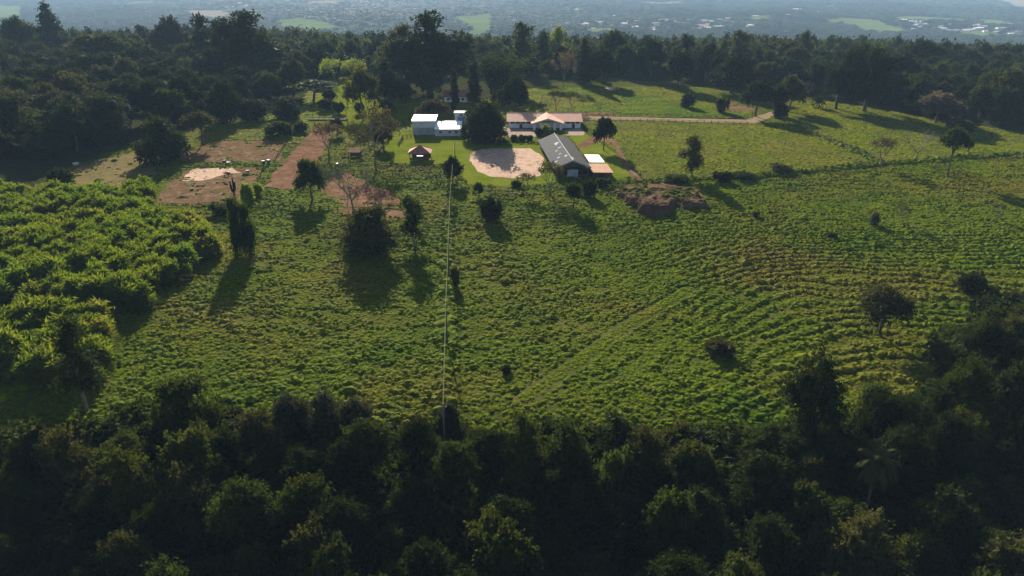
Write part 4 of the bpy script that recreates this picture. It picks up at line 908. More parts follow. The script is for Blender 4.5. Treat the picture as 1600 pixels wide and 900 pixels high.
def opening(parent, name, x0, x1, y, z0, z1, m='dark', frame='timber', out=-1):
    o = MB().box(x0, x1, y - 0.03, y + 0.03, z0, z1).build(name, M[m], parent); f = MB(); w_ = 0.08
    for a in ((x0 - w_, x0, z0 - w_, z1 + w_), (x1, x1 + w_, z0 - w_, z1 + w_), (x0, x1, z1, z1 + w_), (x0, x1, z0 - w_, z0)): f.box(a[0], a[1], y - 0.07, y + 0.03, a[2], a[3])
    f.build('frame', M[frame], o); return o

# stable with tiled roof
b = empty('stable', (0, 0, float(hgt(14, 305))), 0, 'long white stable with clay tiled roof and gabled porch', 'stable')
gable(b, 'roof', -1.6, 29.4, 302.4, 320.6, 3.1, 5.0, 'clay_tile', 'x', 0.7)
walls(b, -1.4, 29.2, 302.6, 320.4, 3.05, 'white_wall')
for i in range(4):
    opening(b, 'window', -0.6 + i * 2.25, 1.1 + i * 2.25, 302.57, 2.05, 2.85); opening(b, 'window', 21.2 + i * 2.0, 22.7 + i * 2.0, 302.57, 2.05, 2.85)
for x_ in (3.2, 25.6): opening(b, 'door', x_, x_ + 1.2, 302.55, 0.0, 1.95, 'timber', 'white_wall')
for s in (0, 1):
    MB().slab([[(8.0, 297.0, 3.0), (15.0, 297.0, 5.15), (15.0, 312.5, 5.15), (8.0, 303.5, 3.0)], [(15.0, 297.0, 5.15), (22.0, 297.0, 3.0), (22.0, 303.5, 3.0), (15.0, 312.5, 5.15)]][s], 0.14).build('porch_roof', M['clay_tile'], b)
MB().tube([(15, 296.98, 5.17), (15, 312.5, 5.17)], 0.16, 6).build('ridge_cap', M['clay_tile'], b)
MB().prism([(8.9, 3.0), (10.9, 3.0), (12.6, 3.7), (15.0, 4.1), (17.4, 3.7), (19.1, 3.0), (21.1, 3.0), (15.0, 5.0)], 298.1, 298.35).build('porch_gable', M['white_wall'], b)
for x_ in (8.9, 11.6, 17.4, 20.1): MB().box(x_, x_ + 1.0, 298.0, 298.9, -0.2, 3.05).build('column', M['white_wall'], b)
tree_px('shrub0', 852, 211, 16, 17, 'leaf_lime', 'pale green bush in front of the stable porch'); tree_px('shrub1', 842, 212, 12, 14, 'leaf_dark', 'dark bush left of the pale bush before the porch')
for i, u in enumerate((803, 815, 827)): tree_px('shrub%d' % i, u, 220, 9, 15, 'leaf_dark', ['left', 'middle', 'right'][i] + ' bush of the low hedge between stable yard and arena')
# long grey barn
b = empty('barn', (17.6, 242.3, 0.05), R(5.0), 'long dark barn with grey sheet roof below the stable', 'barn')
gable(b, 'roof', -5.5, 5.5, -20.6, 20.6, 3.6, 5.9, 'fibre_roof', 'y', 0.6, 0.12, 'grey_wall')
for x_ in (-5.3, 5.1): MB().box(x_, x_ + 0.2, -20.2, 20.2, -0.3, 1.6).build('side_wall', M['timber'], b)
for i in range(9):
    for x_ in (-5.35, 5.1): MB().box(x_, x_ + 0.25, -20.3 + i * 5.05, -20.05 + i * 5.05, -0.3, 3.6).build('post', M['timber'], b)
MB().prism([(-5.2, 0.0), (5.2, 0.0), (5.2, 3.5), (0, 5.6), (-5.2, 3.5)], 20.0, 20.2).build('end_wall', M['timber'], b)
for x_ in (-3.2, 0, 3.2): MB().box(x_ - 0.12, x_ + 0.12, -20.3, -20.05, -0.3, 3.4 + (1.9 if x_ == 0 else 0.7)).build('post', M['timber'], b)
MB().prism([(-5.9, 3.15), (-5.9, 3.35), (0, 5.75), (5.9, 3.35), (5.9, 3.15), (0, 5.5)], -21.15, -21.02).build('gable_trim', M['grey_wall'], b)
MB().prism([(-5.2, 3.45), (0, 5.55), (5.2, 3.45)], -20.35, -20.3).build('gable_board', M['timber'], b)
MB().box(-1.6, 1.9, -20.32, -20.28, 0.1, 2.7).build('door', M['grey_wall'], b)
MB().box(-5.2, 5.2, -20.3, -20.25, -0.2, 1.2).build('rail_wall', M['timber'], b)
for x_, y_, sx, sy in ((-1.3, 6.5, 0.8, 1.1), (-1.6, 5.0, 0.5, 0.5), (-3.2, -11.5, 0.5, 0.6), (-4.4, -14.6, 0.5, 0.5), (-1.0, -13.0, 0.5, 0.8), (-2.6, -3.0, 0.5, 0.4), (-1.2, -0.5, 0.7, 0.5), (-2.2, -8, 0.5, 0.4), (0.6, -17, 0.4, 1.6)):
    z_ = 5.9 - abs(x_) * 2.3 / 5.5; k_ = -1 if x_ > 0 else 1; q_ = [(x_ - sx, y_ - sy), (x_ + sx, y_ - sy * 0.6), (x_ + sx * 0.7, y_ + sy), (x_ - sx * 0.8, y_ + sy * 0.8)]
    MB().slab([(a, c, 5.9 - abs(a) * 2.3 / 5.5 + 0.035) for a, c in q_], 0.03).build('roof_patch', M['grey_wall'], b)
b = empty('carport', (28.2, 238.5, 0.05), R(4.0), 'flat white sheet canopy on posts beside the barn', 'canopy')
MB().slab([(-2.6, -5.5, 2.5), (2.6, -5.5, 2.35), (2.6, 5.5, 2.35), (-2.6, 5.5, 2.5)], 0.1).build('roof', M['white_metal'], b)
for x_ in (-2.4, 2.3):
    for y_ in (-5.2, 0, 5.1): MB().box(x_, x_ + 0.12, y_, y_ + 0.12, -0.3, 2.4).build('post', M['timber'], b)
b = empty('lean_to', (28.6, 225.6, 0.05), R(4.0), 'rusty brown lean-to roof with dark front at the barn corner', 'shed')
MB().slab([(-3.3, -5.2, 2.3), (3.6, -5.2, 2.1), (3.4, 5.2, 2.4), (-3.2, 5.2, 2.6)], 0.12).build('roof', M['rust_roof'], b)
walls(b, -3.0, 3.1, -4.9, 4.9, 2.0, 'timber'); opening(b, 'door', -1.0, 0.6, -4.93, 0, 1.7)
# white sheds and water tower
M['pale_wall'] = plain('pale_wall', (0.42, 0.42, 0.43), 0.85, 0.2, 0.5)
b = empty('white_shed', (-35.9, 293.0, 0.1), 0, 'taller white metal-roofed shed, left one of two', 'shed')
walls(b, -4.5, 4.5, -4.4, 4.4, 5.6, 'grey_wall'); MB().box(-4.56, 4.56, -4.47, -4.4, 2.9, 5.7).build('cladding', M['pale_wall'], b)
MB().slab([(-4.9, -4.9, 5.8), (4.9, -4.9, 5.8), (4.9, 4.9, 6.5), (-4.9, 4.9, 6.5)], 0.15).build('roof', M['white_metal'], b); opening(b, 'door', -1.2, 1.4, -4.44, 0, 2.3, 'grey_wall')
b = empty('white_shed', (-26.0, 292.0, 0.1), 0, 'lower wide white metal-roofed shed, right one of two', 'shed')
walls(b, -5.2, 5.2, -5.6, 5.4, 2.8, 'pale_wall')
MB().slab([(-5.5, -6.1, 2.9), (5.5, -6.1, 2.9), (5.2, 5.8, 3.9), (-5.5, 5.8, 3.9)], 0.15).build('roof', M['white_metal'], b)
for x_ in (-3.6, 0.2, 2.8): opening(b, 'window', x_, x_ + 1.2, -5.64, 1.1, 2.0, 'glass', 'white_wall')
b = empty('water_tower', (-21.5, 302.5, 0.1), 0, 'square pale tower with blue-grey tank behind the lower shed', 'tower')
walls(b, -2.6, 2.6, -2.0, 2.0, 6.6, 'pale_wall'); MB().box(-3.0, 3.0, -2.5, 2.5, 6.62, 6.9).build('roof', M['white_wall'], b)
MB().box(-1.5, 1.5, -2.25, -2.0, 1.2, 5.2).build('tank', M['blue_tank'], b); opening(b, 'window', -0.5, 0.7, -2.06, 5.6, 6.2, 'glass')
b = empty('pump_house', (-16.2, 304.0, 0.1), 0, 'tiny pale brick hut right of the water tower', 'hut')
walls(b, -1.8, 1.8, -1.4, 1.4, 1.7, 'brick'); MB().box(-2.1, 2.1, -1.7, 1.7, 1.72, 1.9).build('roof', M['clay_tile'], b); opening(b, 'door', -0.4, 0.5, -1.44, 0, 1.5)
# cottage
b = empty('cottage', (-28.3, 374.0, 0.0), 0, 'small cottage with old red tiled roof under the huge tree', 'cottage')
walls(b, -6.6, 6.6, -4.5, 4.5, 3.0, 'white_wall'); gable(b, 'roof', -6.6, 6.6, -4.5, 4.5, 3.1, 5.4, 'old_or_shade_tile', 'x', 0.6)
for x_ in (-5, -1.5, 2.5): opening(b, 'window', x_, x_ + 1.3, -4.54, 1.0, 2.1, 'glass')
opening(b, 'door', 0.4, 1.4, -4.54, 0, 2.1, 'timber')
# gazebo
g = empty('gazebo', (-32.7, 248.6, 0.05), 0, 'open gazebo with red hipped tile roof on the lawn', 'gazebo')
H4 = [(-4.1, -3.9, 2.5), (4.1, -3.9, 2.5), (4.1, 3.9, 2.5), (-4.1, 3.9, 2.5)]
for i in range(4): MB().add([H4[i], H4[(i + 1) % 4], (0, 0, 4.7), (H4[i][0] * 0.97, H4[i][1] * 0.97, 2.4), (H4[(i + 1) % 4][0] * 0.97, H4[(i + 1) % 4][1] * 0.97, 2.4), (0, 0, 4.55)], [(0, 1, 2), (5, 4, 3), (1, 0, 3, 4)]).build('roof_slope', M['clay_tile' if i != 0 else 'old_or_shade_tile'], g); MB().tube([H4[i], (0, 0, 4.75)], 0.13, 5).build('hip_cap', M['old_or_shade_tile'], g)  # front slope takes the darker tile: its shaded side put into the colour
for x_ in (-3.4, 3.2):
    for y_ in (-3.2, 3.0): MB().box(x_, x_ + 0.2, y_, y_ + 0.2, -0.3, 2.7).build('post', M['timber'], g)
MB().box(-3.3, 3.3, 2.9, 3.1, -0.2, 0.9).build('back_wall', M['timber'], g); MB().box(-3.2, 3.2, -3.1, -2.95, 0.1, 0.8).build('railing', M['timber'], g)
t = empty('garden_table', (-32.9, 248.8, 0.1), 0, 'small pale table standing inside the gazebo', 'table')
MB().box(-1.1, 1.1, -0.5, 0.5, 0.72, 0.78).build('table_top', M['plastic_white'], t)
for x_ in (-0.95, 0.85):
    for y_ in (-0.4, 0.32): MB().box(x_, x_ + 0.09, y_, y_ + 0.09, -0.1, 0.72).build('leg', M['timber'], t)
g = empty('shelter', (-56.4, 250.2, 0.05), 0, 'small shelter with pale sloping roof near the half-bare tree', 'shelter')
MB().slab([(-2.3, -2.0, 2.2), (2.3, -2.0, 2.2), (2.2, 2.0, 3.0), (-2.2, 2.0, 3.0)], 0.12).build('roof', M['track'], g)
for x_ in (-2.0, 1.85):
    for y_, z_ in ((-1.7, 2.2), (1.6, 2.85)): MB().box(x_, x_ + 0.15, y_, y_ + 0.15, -0.3, z_).build('post', M['timber'], g)
MB().box(-1.9, 1.9, 1.45, 1.6, 0, 1.6).build('back_wall', M['timber'], g)
# houses behind
def house(name, u, v, sx, sy, h, label, roof='old_or_shade_tile', wall='white_wall', rz=0.0, cat='house'):
    p = G(u, v); b = empty(name, (p[0], p[1] + sy / 2, p[2]), rz, label, cat); walls(b, -sx / 2, sx / 2, -sy / 2, sy / 2, h, wall); gable(b, 'roof', -sx / 2, sx / 2, -sy / 2, sy / 2, h + 0.08, h + 0.08 + sy * 0.22, roof, 'x', 0.6)
    for i in range(3): opening(b, 'window', -sx / 2 + sx * (0.12 + 0.3 * i), -sx / 2 + sx * (0.25 + 0.3 * i), -sy / 2 - 0.04, 1.0, min(2.2, h - 0.4), 'glass')
    return p
house('house', 1254, 142, 11, 9, 3.4, 'tiled house between the trees at the end of the farm track', 'clay_tile', 'brick', R(12))
house('house', 1236, 136, 8, 7, 2.8, 'smaller tiled house left behind the house by the track', 'old_or_shade_tile', 'brick', R(-8))
house('house', 1214, 82, 12, 9, 3.2, 'red-roofed house in the haze behind the tree belt', 'clay_tile')
house('shed', 1518, 166, 9, 7, 3.0, 'brown-roofed shed in a gap of the right wood', 'rust_roof', 'dry', R(-15), 'shed')
house('house', 505, 142, 9, 7, 3.0, 'small grey-roofed garden house behind the umbrella tree', 'grey_wall', 'grey_wall', R(15))
for (u0, u1, v_), lb_ in zip(((438, 470, 92), (500, 540, 93)), ('left stretch of the white boundary wall behind the garden', 'right stretch of the white boundary wall behind the garden')):
    a = G(u0, v_); c = G(u1, v_); o = MB().box(a[0], c[0], a[1], a[1] + 0.3, a[2] - 0.5, a[2] + 2.6).build('boundary_wall', M['white_wall']); tag(o, lb_, 'wall')

# far houses of the town
for q, s_ in HOUSES:
    r_ = np.random.default_rng(int(s_)); sx, sy, h = 13 + 20 * r_.random(), 10 + 10 * r_.random(), 3 + 2.5 * (r_.random() > 0.7); rf = ['white_metal', 'clay_tile', 'white_wall', 'old_or_shade_tile', 'grey_wall', 'clay_tile'][r_.integers(6)]
    u = 800 + FPX * q[0] / (q[1] * math.cos(PITCH) + CAM_H * math.sin(PITCH)); zone = 'on the left' if u < 533 else ('in the middle' if u < 1100 else 'on the right')
    e = empty('distant_house', (q[0], q[1], q[2] - 0.2), R(-25 + 50 * r_.random()), 'tiny distant house with %s roof in the hazy plain %s' % ({'white_metal': 'white', 'white_wall': 'pale', 'clay_tile': 'red tiled', 'old_or_shade_tile': 'dark red', 'grey_wall': 'grey'}[rf], zone), 'house', 'distant houses in the plain')
    MB().prism([(-sy / 2, -1), (sy / 2, -1), (sy / 2, h), (0, h + sy * 0.09), (-sy / 2, h)], -sx / 2, sx / 2, 'x').build('wall', M['white_wall'], e)
    for sg in (-1, 1):
        k_ = sy * 0.09 / (sy / 2); pts = [(-sx / 2 - 0.5, sg * (sy / 2 + 0.6), h - 0.6 * k_ + 0.12), (sx / 2 + 0.5, sg * (sy / 2 + 0.6), h - 0.6 * k_ + 0.12), (sx / 2 + 0.5, 0, h + sy * 0.09 + 0.12), (-sx / 2 - 0.5, 0, h + sy * 0.09 + 0.12)]
        MB().slab(pts if sg < 0 else pts[::-1], 0.12).build('roof', M[rf], e)

# ------------------------------------------------------------------ fences
post_me = MB().box(-0.09, 0.09, -0.09, 0.09, -0.4, 1.35).mesh('post', M['timber'])
thin_me = MB().tube([(0, 0, -0.4), (0.02, 0, 0.7), (0, 0.02, 1.5)], [0.07, 0.06, 0.05], 5).mesh('post', M['bark_grey'])
def fence(px, label, space=3.0, rails=(0.55, 1.1), wood_=True, lean=0.03, world=False, cat='fence', name='fence'):
    pts = [Vector((*p[:2], 0)) for p in (px if world else poly(*px))]
    f = empty(name, (pts[0][0], pts[0][1], float(hgt(pts[0][0], pts[0][1]))), 0, label, cat); o = f.location.copy(); S_ = [pts[0]]
    for a, c in zip(pts, pts[1:]):
        n = max(1, round((c - a).length / space)); S_ += [a.lerp(c, j / n) for j in range(1, n + 1)]
    S_ = [Vector((p.x, p.y, float(hgt(p.x, p.y)))) - o for p in S_]
    for p in S_:
        q = link('post', post_me if wood_ else thin_me, f, p); q.rotation_euler = (random.gauss(0, lean), random.gauss(0, lean), random.random()); q.scale = (1, 1, random.uniform(0.88, 1.1))
    for z in rails:
        MB().tube([p + Vector((0, 0, z)) for p in S_], 0.055 if wood_ else 0.014, 4).build('rail' if wood_ else 'wire', M['timber' if wood_ else 'wire'], f)
fence([(906, 180), (1000, 181), (1100, 184), (1168, 185)], 'rail fence along the upper side of the farm track')
fence([(908, 190), (1000, 190), (1100, 193), (1168, 195)], 'rail fence along the lower side of the farm track')
fence([(992, 284), (1080, 281), (1180, 276), (1280, 266), (1380, 256), (1480, 249), (1620, 238)], 'long post fence across the right pasture', 3.4, (0.5, 0.9, 1.25), False, 0.08)
fence([(1228, 192), (1300, 223), (1374, 256)], 'diagonal fence running down from the track bend', 3.2, (0.5, 0.9, 1.25), False, 0.05)
fence([(1236, 190), (1308, 221), (1382, 253)], 'second diagonal fence, parallel on the right of the first', 3.2, (0.5, 1.2), False, 0.05)
fence([(276, 253), (340, 258), (412, 254)], 'wire fence below the upper paddock', 4.0, (0.5, 1.0), False)
fence([(300, 263), (395, 263), (412, 263)], 'wire fence above the lower paddock', 4.0, (0.5, 1.0), False)
fence([(412, 264), (396, 300), (372, 321), (250, 324)], 'fence round the right and lower side of the lower paddock', 3.4, (0.5, 1.0))
fence([(449, 222), (428, 254), (413, 262)], 'fence on the left edge of the dirt track', 3.0, (0.5, 1.0))
fence([(318, 245), (345, 224), (352, 219), (447, 219)], 'thin fence round the upper side of the upper paddock', 4.0, (0.5, 1.0), False)
fence([(400, 327), (470, 327), (528, 330)], 'rail fence at the upper edge of the left pasture')
fence([(575, 325), (626, 324)], 'short rail fence beside the big bare tree')
fence([(500, 260), (560, 262), (620, 260), (692, 263)], 'rail fence in front of the gazebo and the shelter')
fence([(692, 264), (699, 280)], 'short fence between gazebo and round dark tree', 2.0)
fence([(540, 232), (575, 230), (605, 224), (612, 212)], 'rail fence of the little pen behind the shelter', 2.4)
fence([(622, 228), (630, 216), (648, 214)], 'leaning rail pen left behind the gazebo', 1.6, (0.4, 0.9, 1.3), True, 0.12)
fence([(946, 294), (992, 285)], 'rail fence below the lean-to', 2.2)
fence([(128, 262), (180, 259), (242, 259)], 'wire fence across the dry grass strip', 4.0, (0.5, 1.0), False, 0.08)
fence([(352, 424), (330, 450), (300, 495), (280, 520), (240, 560), (214, 592), (178, 648)], 'ruined leaning fence of crooked stakes beside the cane field', 3.0, (0.6,), False, 0.3)
fence([(706, 292), (702, 340), (699, 434), (695, 540), (691, 632)], 'thin post fence under the overhead cable', 3.2, (0.5, 0.9, 1.25), False, 0.08)
fence([(905, 150), (960, 148), (1030, 155), (1060, 160)], 'fence crossing the bright upper pasture', 4.0, (0.5, 1.0), False)
# timber deck at the head of the dirt track
a = G(482, 188); c = G(541, 190); d_ = empty('timber_deck', (a[0], a[1], 0.1), 0, 'dark timber deck with railing at the head of the dirt track', 'deck'); L_ = c[0] - a[0]
for i in range(int(L_ / 0.62)): MB().box(i * 0.62, i * 0.62 + 0.58, -0.9, 0.9, 0.55, 0.63).build('plank', M['timber'], d_)
for i in range(8): MB().box(i * L_ / 7.2, i * L_ / 7.2 + 0.14, -0.95, -0.81, -0.3, 1.65).build('post', M['timber'], d_)
for z in (1.1, 1.5): MB().box(0, L_, -1.0, -0.9, z, z + 0.12).build('rail', M['timber'], d_)
MB().box(0, L_, 0.8, 0.95, -0.2, 0.5).build('beam', M['timber'], d_)
a = G(486, 180); c = G(541, 180); fence([(478, 182), (541, 182), (541, 172)], 'thin rail fence behind the timber deck', 3.0)
# gate poles beside the soil heaps
for i, (u0, v0, u1, v1) in enumerate(((981, 264, 993, 280), (985, 266, 997, 281), (1032, 293, 1040, 301))):
    a = G(u0, v0); c = G(u1, v1); o = MB().tube([(a[0], a[1], 0.35 if i < 2 else 1.6), (c[0], c[1], 1.1 if i < 2 else 2.5)], 0.08, 6).build('pole', M['bark_grey']); tag(o, ['left pale pole lying against the pasture gate', 'right pale pole lying against the pasture gate', 'pale pole lying on the soil heap'][i], 'pole')

# ------------------------------------------------------------------ overhead line
tops = []
for (u, v, h), lb_ in zip(((711, 250, 7.0), (705, 340, 7.5), (702, 434, 8.0), (699, 540, 8.0), (696, 712, 8.5)),
                          ('utility pole on the lawn right of the gazebo', 'utility pole below the round dark tree', 'middle utility pole in the pasture beside the upright bush', 'utility pole in the lower pasture', 'utility pole in the edge of the near wood')):
    p = G(u, v); e = empty('utility_pole', p, 0, lb_, 'pole', 'poles of the overhead line')
    MB().tube([(0, 0, -0.5), (0, 0, h * 0.5), (0, 0, h)], [0.15, 0.125, 0.1], 8).build('shaft', M['concrete'], e, True)
    a_ = MB().box(-0.5, 0.5, -0.06, 0.06, h - 0.55, h - 0.43).build('crossarm', M['timber'], e)
    for x_ in (-0.42, 0.42): MB().tube([(x_, 0, h - 0.43), (x_, 0, h - 0.25)], [0.05, 0.04], 6).build('insulator', M['plastic_white'], a_)
    tops.append(Vector((p[0], p[1], p[2] + h)))
pts = []
for a, c in zip(tops, tops[1:]):
    for j in range(13):
        t_ = j / 13; q = a.lerp(c, t_); q.z -= 3.2 * t_ * (1 - t_) * 0.6 + 0.02; pts.append(q)
pts.append(tops[-1].copy())
o = MB().tube(pts, 0.042, 6).build('overhead_cable', M['cable']); tag(o, 'pale bundled cable running down the pasture from pole to pole', 'cable')
p = G(847, 172); e = empty('utility_pole', p, 0, 'slim utility pole behind the porch ridge of the stable', 'pole'); MB().tube([(0, 0, -0.5), (0, 0, 7.5)], [0.13, 0.1], 7).build('shaft', M['timber'], e); MB().box(-0.7, 0.7, -0.06, 0.06, 6.9, 7.02).build('crossarm', M['timber'], e)

# ------------------------------------------------------------------ soil heaps
def heap(px, label, ztop, seed):
    pg = [G(u, v, z) for u, v, z in px]; xs = [p[0] for p in pg]; ys = [p[1] for p in pg]
    X, Y = np.meshgrid(np.arange(min(xs) - 4, max(xs) + 4, 0.4), np.arange(min(ys) - 4, max(ys) + 4, 0.4)); D = np.full(X.shape, 1e9)
    for i in range(len(pg)):
        a = np.array(pg[i - 1][:2]); c = np.array(pg[i][:2]); ab = c - a; t = np.clip(((X - a[0]) * ab[0] + (Y - a[1]) * ab[1]) / (ab @ ab), 0, 1); D = np.minimum(D, np.hypot(X - a[0] - t * ab[0], Y - a[1] - t * ab[1]))
    D = np.where(inside(pg, X, Y), D, -D); D = D + (vnoise(X / 2.6, Y / 1.3, seed) - 0.5) * 2.6 + (vnoise(X / 0.7, Y / 0.7, seed + 2) - 0.5) * 0.5
    f = (max(ys) - Y) / (max(ys) - min(ys)); Z = np.clip(0.5 + D / 1.5, 0, 1) * np.clip(0.35 + f * ztop, 0.2, ztop) * (0.88 + 0.24 * vnoise(X / 2.2, Y / 2.2, seed + 5)) + (vnoise(X / 0.9, Y / 0.9, seed + 6) - 0.5) * 0.6 + (vnoise(X / 3.1, Y / 3.1, seed + 7) - 0.5) * 1.1 * np.clip(D / 2, 0, 1) - 0.25
    ok = D > -2.2; id_ = -np.ones(X.shape, int); id_[ok] = np.arange(ok.sum()); c0 = (float(np.mean(xs)), float(np.mean(ys)))
    V_ = np.column_stack([X[ok] - c0[0], Y[ok] - c0[1], (Z + hgt(X, Y))[ok]]); F_ = [(id_[i, j], id_[i, j + 1], id_[i + 1, j + 1], id_[i + 1, j]) for i in range(X.shape[0] - 1) for j in range(X.shape[1] - 1) if ok[i, j] and ok[i, j + 1] and ok[i + 1, j + 1] and ok[i + 1, j]]
    o = link('soil_heap', mesh_np('soil_heap', V_, F_, M['heap']), None, (*c0, 0)); tag(o, label, 'soil heap')
M['heap'] = soil_mat('heap', [(0.25, (0.036, 0.024, 0.016)), (0.5, (0.07, 0.044, 0.028)), (0.62, (0.11, 0.066, 0.042)), (0.72, (0.045, 0.05, 0.016))], 0.25, 1.8, 0.8, 0.25)
heap([(960, 297, 0.4), (985, 290, 0.4), (1035, 289, 0.4), (1058, 300, 1.4), (1046, 321, 2.4), (1012, 324, 2.4), (985, 313, 1.4)], 'larger dug soil heap with dark steep face, left of two', 2.6, 5)
heap([(1046, 289, 0.4), (1078, 291, 0.4), (1102, 309, 2.2), (1103, 317, 2.4), (1070, 313, 2.4)], 'smaller red soil heap with steep face, right of two', 2.5, 9)

wx_, wy_ = [], []
for u, v, n_, sd_ in ((985, 303, 40, 2.6), (1000, 306, 16, 1.2), (1040, 312, 16, 1.0), (1062, 312, 60, 1.6), (1075, 300, 18, 1.6), (1030, 296, 20, 2.2)):
    g_ = G(u, v); wx_ += list(g_[0] + rng.normal(size=n_) * sd_ * 1.4); wy_ += list(g_[1] + rng.normal(size=n_) * sd_)
wx_ = np.array(wx_); wy_ = np.array(wy_); s_ = 0.5 + 0.8 * rng.random(len(wx_))
bpy.context.view_layer.update()
hz_ = hgt(wx_, wy_)
for o_ in [o for o in C.objects if o.name.startswith('soil_heap')]:
    for i_ in range(len(wx_)):
        ok_, lc_, _, _ = o_.ray_cast(Vector((wx_[i_] - o_.location.x, wy_[i_] - o_.location.y, 20)), Vector((0, 0, -1)))
        if ok_: hz_[i_] = max(hz_[i_], lc_.z)
scatter('heap_weeds', np.column_stack([wx_, wy_, hz_ - 0.05]), rng.random(len(wx_)) * 6.28, np.column_stack([s_, s_, s_]), rng.integers(0, 6, len(wx_)), tus, 'green weeds growing on the soil heaps', 'weeds')
# clods rolled off the heaps, and weeds on them
cl_ = []
for i in range(3):
    q_ = np.random.default_rng(700 + i); v_, f_ = ICO1; cl_.append(mesh_np('clod', v_ * (0.6 + 0.6 * q_.random((len(v_), 1))) * np.array((1, 1, 0.7)), f_, M['heap']))
cx_, cy_ = [], []
for u, v, n_, sd_ in ((1028, 336, 90, 2.2), (1000, 318, 70, 2.0), (1088, 322, 70, 2.2), (1060, 300, 50, 3.0), (975, 302, 40, 2.5)):
    g_ = G(u, v); cx_ += list(g_[0] + rng.normal(size=n_) * sd_ * 1.6); cy_ += list(g_[1] + rng.normal(size=n_) * sd_)
cx_ = np.array(cx_); cy_ = np.array(cy_); s_ = 0.08 + 0.3 * rng.random(len(cx_)) ** 2.5
scatter('soil_clods', np.column_stack([cx_, cy_, hgt(cx_, cy_) + 0.1]), rng.random(len(cx_)) * 6.28, np.column_stack([s_, s_, s_]), rng.integers(0, 3, len(cx_)), cl_, 'loose brown clods spilled round the foot of the soil heaps', 'soil')

# ------------------------------------------------------------------ animals and yard things
def animal(name, p, rz, label, cat, m, grazing=True, k=1.0):
    vs = [(-0.75, 0, 1.18, .25), (-0.35, 0, 1.15, .30), (0.1, 0, 1.13, .30), (0.5, 0, 1.2, .27)]; ed = [(0, 1), (1, 2), (2, 3)]
    hd = [(0.85, 0, 1.15, .17), (1.15, 0, 0.75, .12), (1.3, 0, 0.42, .12), (1.36, 0, 0.12, .07)] if grazing else [(0.8, 0, 1.5, .17), (1.0, 0, 1.85, .12), (1.2, 0, 1.8, .11), (1.5, 0, 1.6, .07)]
    b0 = 3
    for q in hd: vs.append(q); ed.append((b0, len(vs) - 1)); b0 = len(vs) - 1
    for s in (-1, 1):
        for root, x0, leg in ((0, -0.72, [(-0.68, .17, .92, .17), (-0.60, .19, .68, .10), (-0.80, .19, .42, .065), (-0.74, .19, .07, .06)]), (3, 0.5, [(0.48, .16, .88, .13), (0.50, .18, .62, .085), (0.50, .18, .36, .06), (0.50, .18, .07, .06)])):
            b1 = root
            for x_, y_, z_, r_ in leg: vs.append((x_, s * y_, z_, r_)); ed.append((b1, len(vs) - 1)); b1 = len(vs) - 1
    me = bpy.data.meshes.new('body'); me.from_pydata([(a * k, b_ * k, c_ * k) for a, b_, c_, _ in vs], ed, []); me.materials.append(M[m])
    e = empty(name, p, rz, label, cat); o = link('body', me, e); o.modifiers.new('skin', 'SKIN').use_smooth_shade = True
    for sv, q in zip(me.skin_vertices[0].data, vs): sv.radius = (q[3] * k, q[3] * k)
    me.skin_vertices[0].data[0].use_root = True
    ss = o.modifiers.new('sub', 'SUBSURF'); ss.levels = 2; ss.render_levels = 2
    MB().tube([(-0.95 * k, 0, 1.28 * k), (-1.1 * k, 0, 0.95 * k), (-1.1 * k, 0, 0.5 * k)], [0.05, 0.08, 0.03], 6).build('tail', M['mane'], e)
    MB().tube([(hd[0][0] * k, 0, (hd[0][2] + .16) * k), ((hd[1][0] + .02) * k, 0, (hd[1][2] + .13) * k)], [0.05, 0.04], 5).build('mane', M['mane'], e)
animal('horse', G(355, 275), 0.0, 'dark brown horse grazing on the bare sand of the lower paddock', 'horse', 'horse')
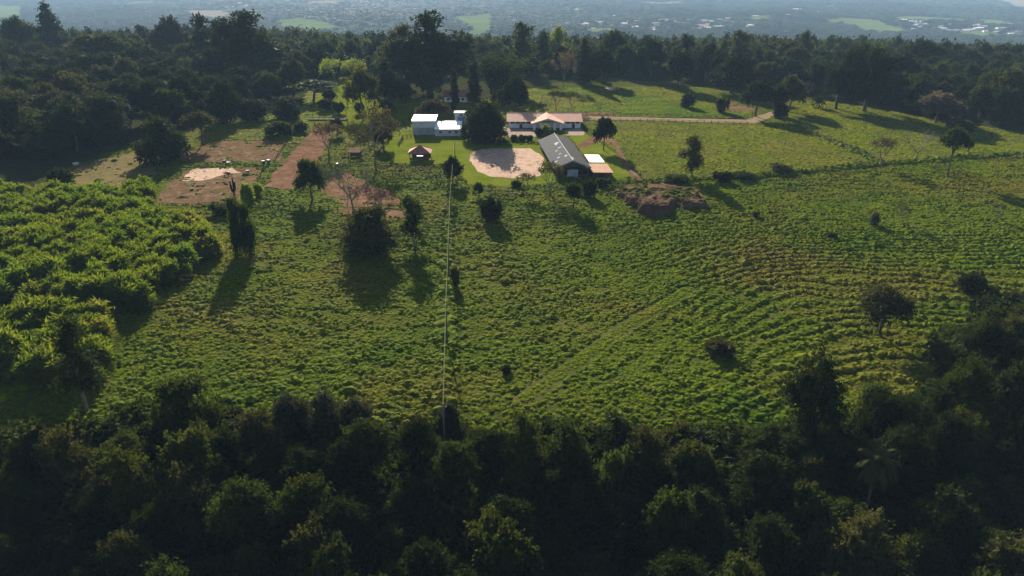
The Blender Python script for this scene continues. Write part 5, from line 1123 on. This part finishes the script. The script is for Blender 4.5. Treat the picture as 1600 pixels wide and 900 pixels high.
animal('cow', G(1257, 177), R(170), 'dark cow standing in the shade at the top of the right pasture', 'cow', 'cow', True, 0.95)
animal('cow', G(1000, 276), R(80), 'dark cow standing behind the pasture gate', 'cow', 'cow', False, 0.9)
def tub(u, v, r, h, m, label, lid=None):
    p = G(u, v); o = empty('feed_tub', p, 0, label, 'tub'); n = 14; mb = MB()
    mb.tube([(0, 0, 0), (0, 0, h * 0.5), (0, 0, h)], [r * 0.82, r * 0.95, r], n).build('barrel', M[m], o); MB().tube([(0, 0, h + 0.005), (0, 0, h + 0.07)], r * 1.06, n).build('rim', M[lid or m], o)
tub(351, 253, 0.6, 0.6, 'plastic_dark', 'dark feed tub in the upper paddock left of the white one'); tub(357, 255.5, 0.6, 0.5, 'plastic_white', 'white feed tub in the upper paddock')
tub(387, 269, 0.6, 0.55, 'plastic_dark', 'dark feed tub at the top of the lower paddock'); tub(300, 297, 0.5, 0.5, 'plastic_dark', 'dark feed tub in the grass of the lower paddock')
tub(412, 257, 0.5, 1.3, 'plastic_dark', 'dark barrel with white top by the dirt track, left one', 'plastic_white'); tub(420, 256, 0.5, 1.4, 'plastic_dark', 'dark barrel with white top by the dirt track, right one', 'plastic_white')
tub(119, 258, 1.0, 0.7, 'plastic_white', 'pale water tub at the shaded edge of the left wood'); tub(527, 258, 0.5, 0.6, 'plastic_white', 'white tub by the fence left of the shelter')

# ------------------------------------------------------------------ air
hz = MB().box(-9600, 9600, -140, 13600, -175, 74).build('haze', bpy.data.materials.new('haze')); hz['kind'] = 'stuff'; hz['label'] = 'pale blue haze filling the air over the whole land'; hz['category'] = 'haze'
m = hz.data.materials[0]; m.use_nodes = True; n = m.node_tree.nodes; n.remove(n['Principled BSDF'])
pv = n.new('ShaderNodeVolumePrincipled'); pv.inputs['Color'].default_value = HAZE_COL; pv.inputs['Density'].default_value = HAZE_DENSITY; pv.inputs['Anisotropy'].default_value = HAZE_G
m.node_tree.links.new(pv.outputs[0], n['Material Output'].inputs['Volume'])
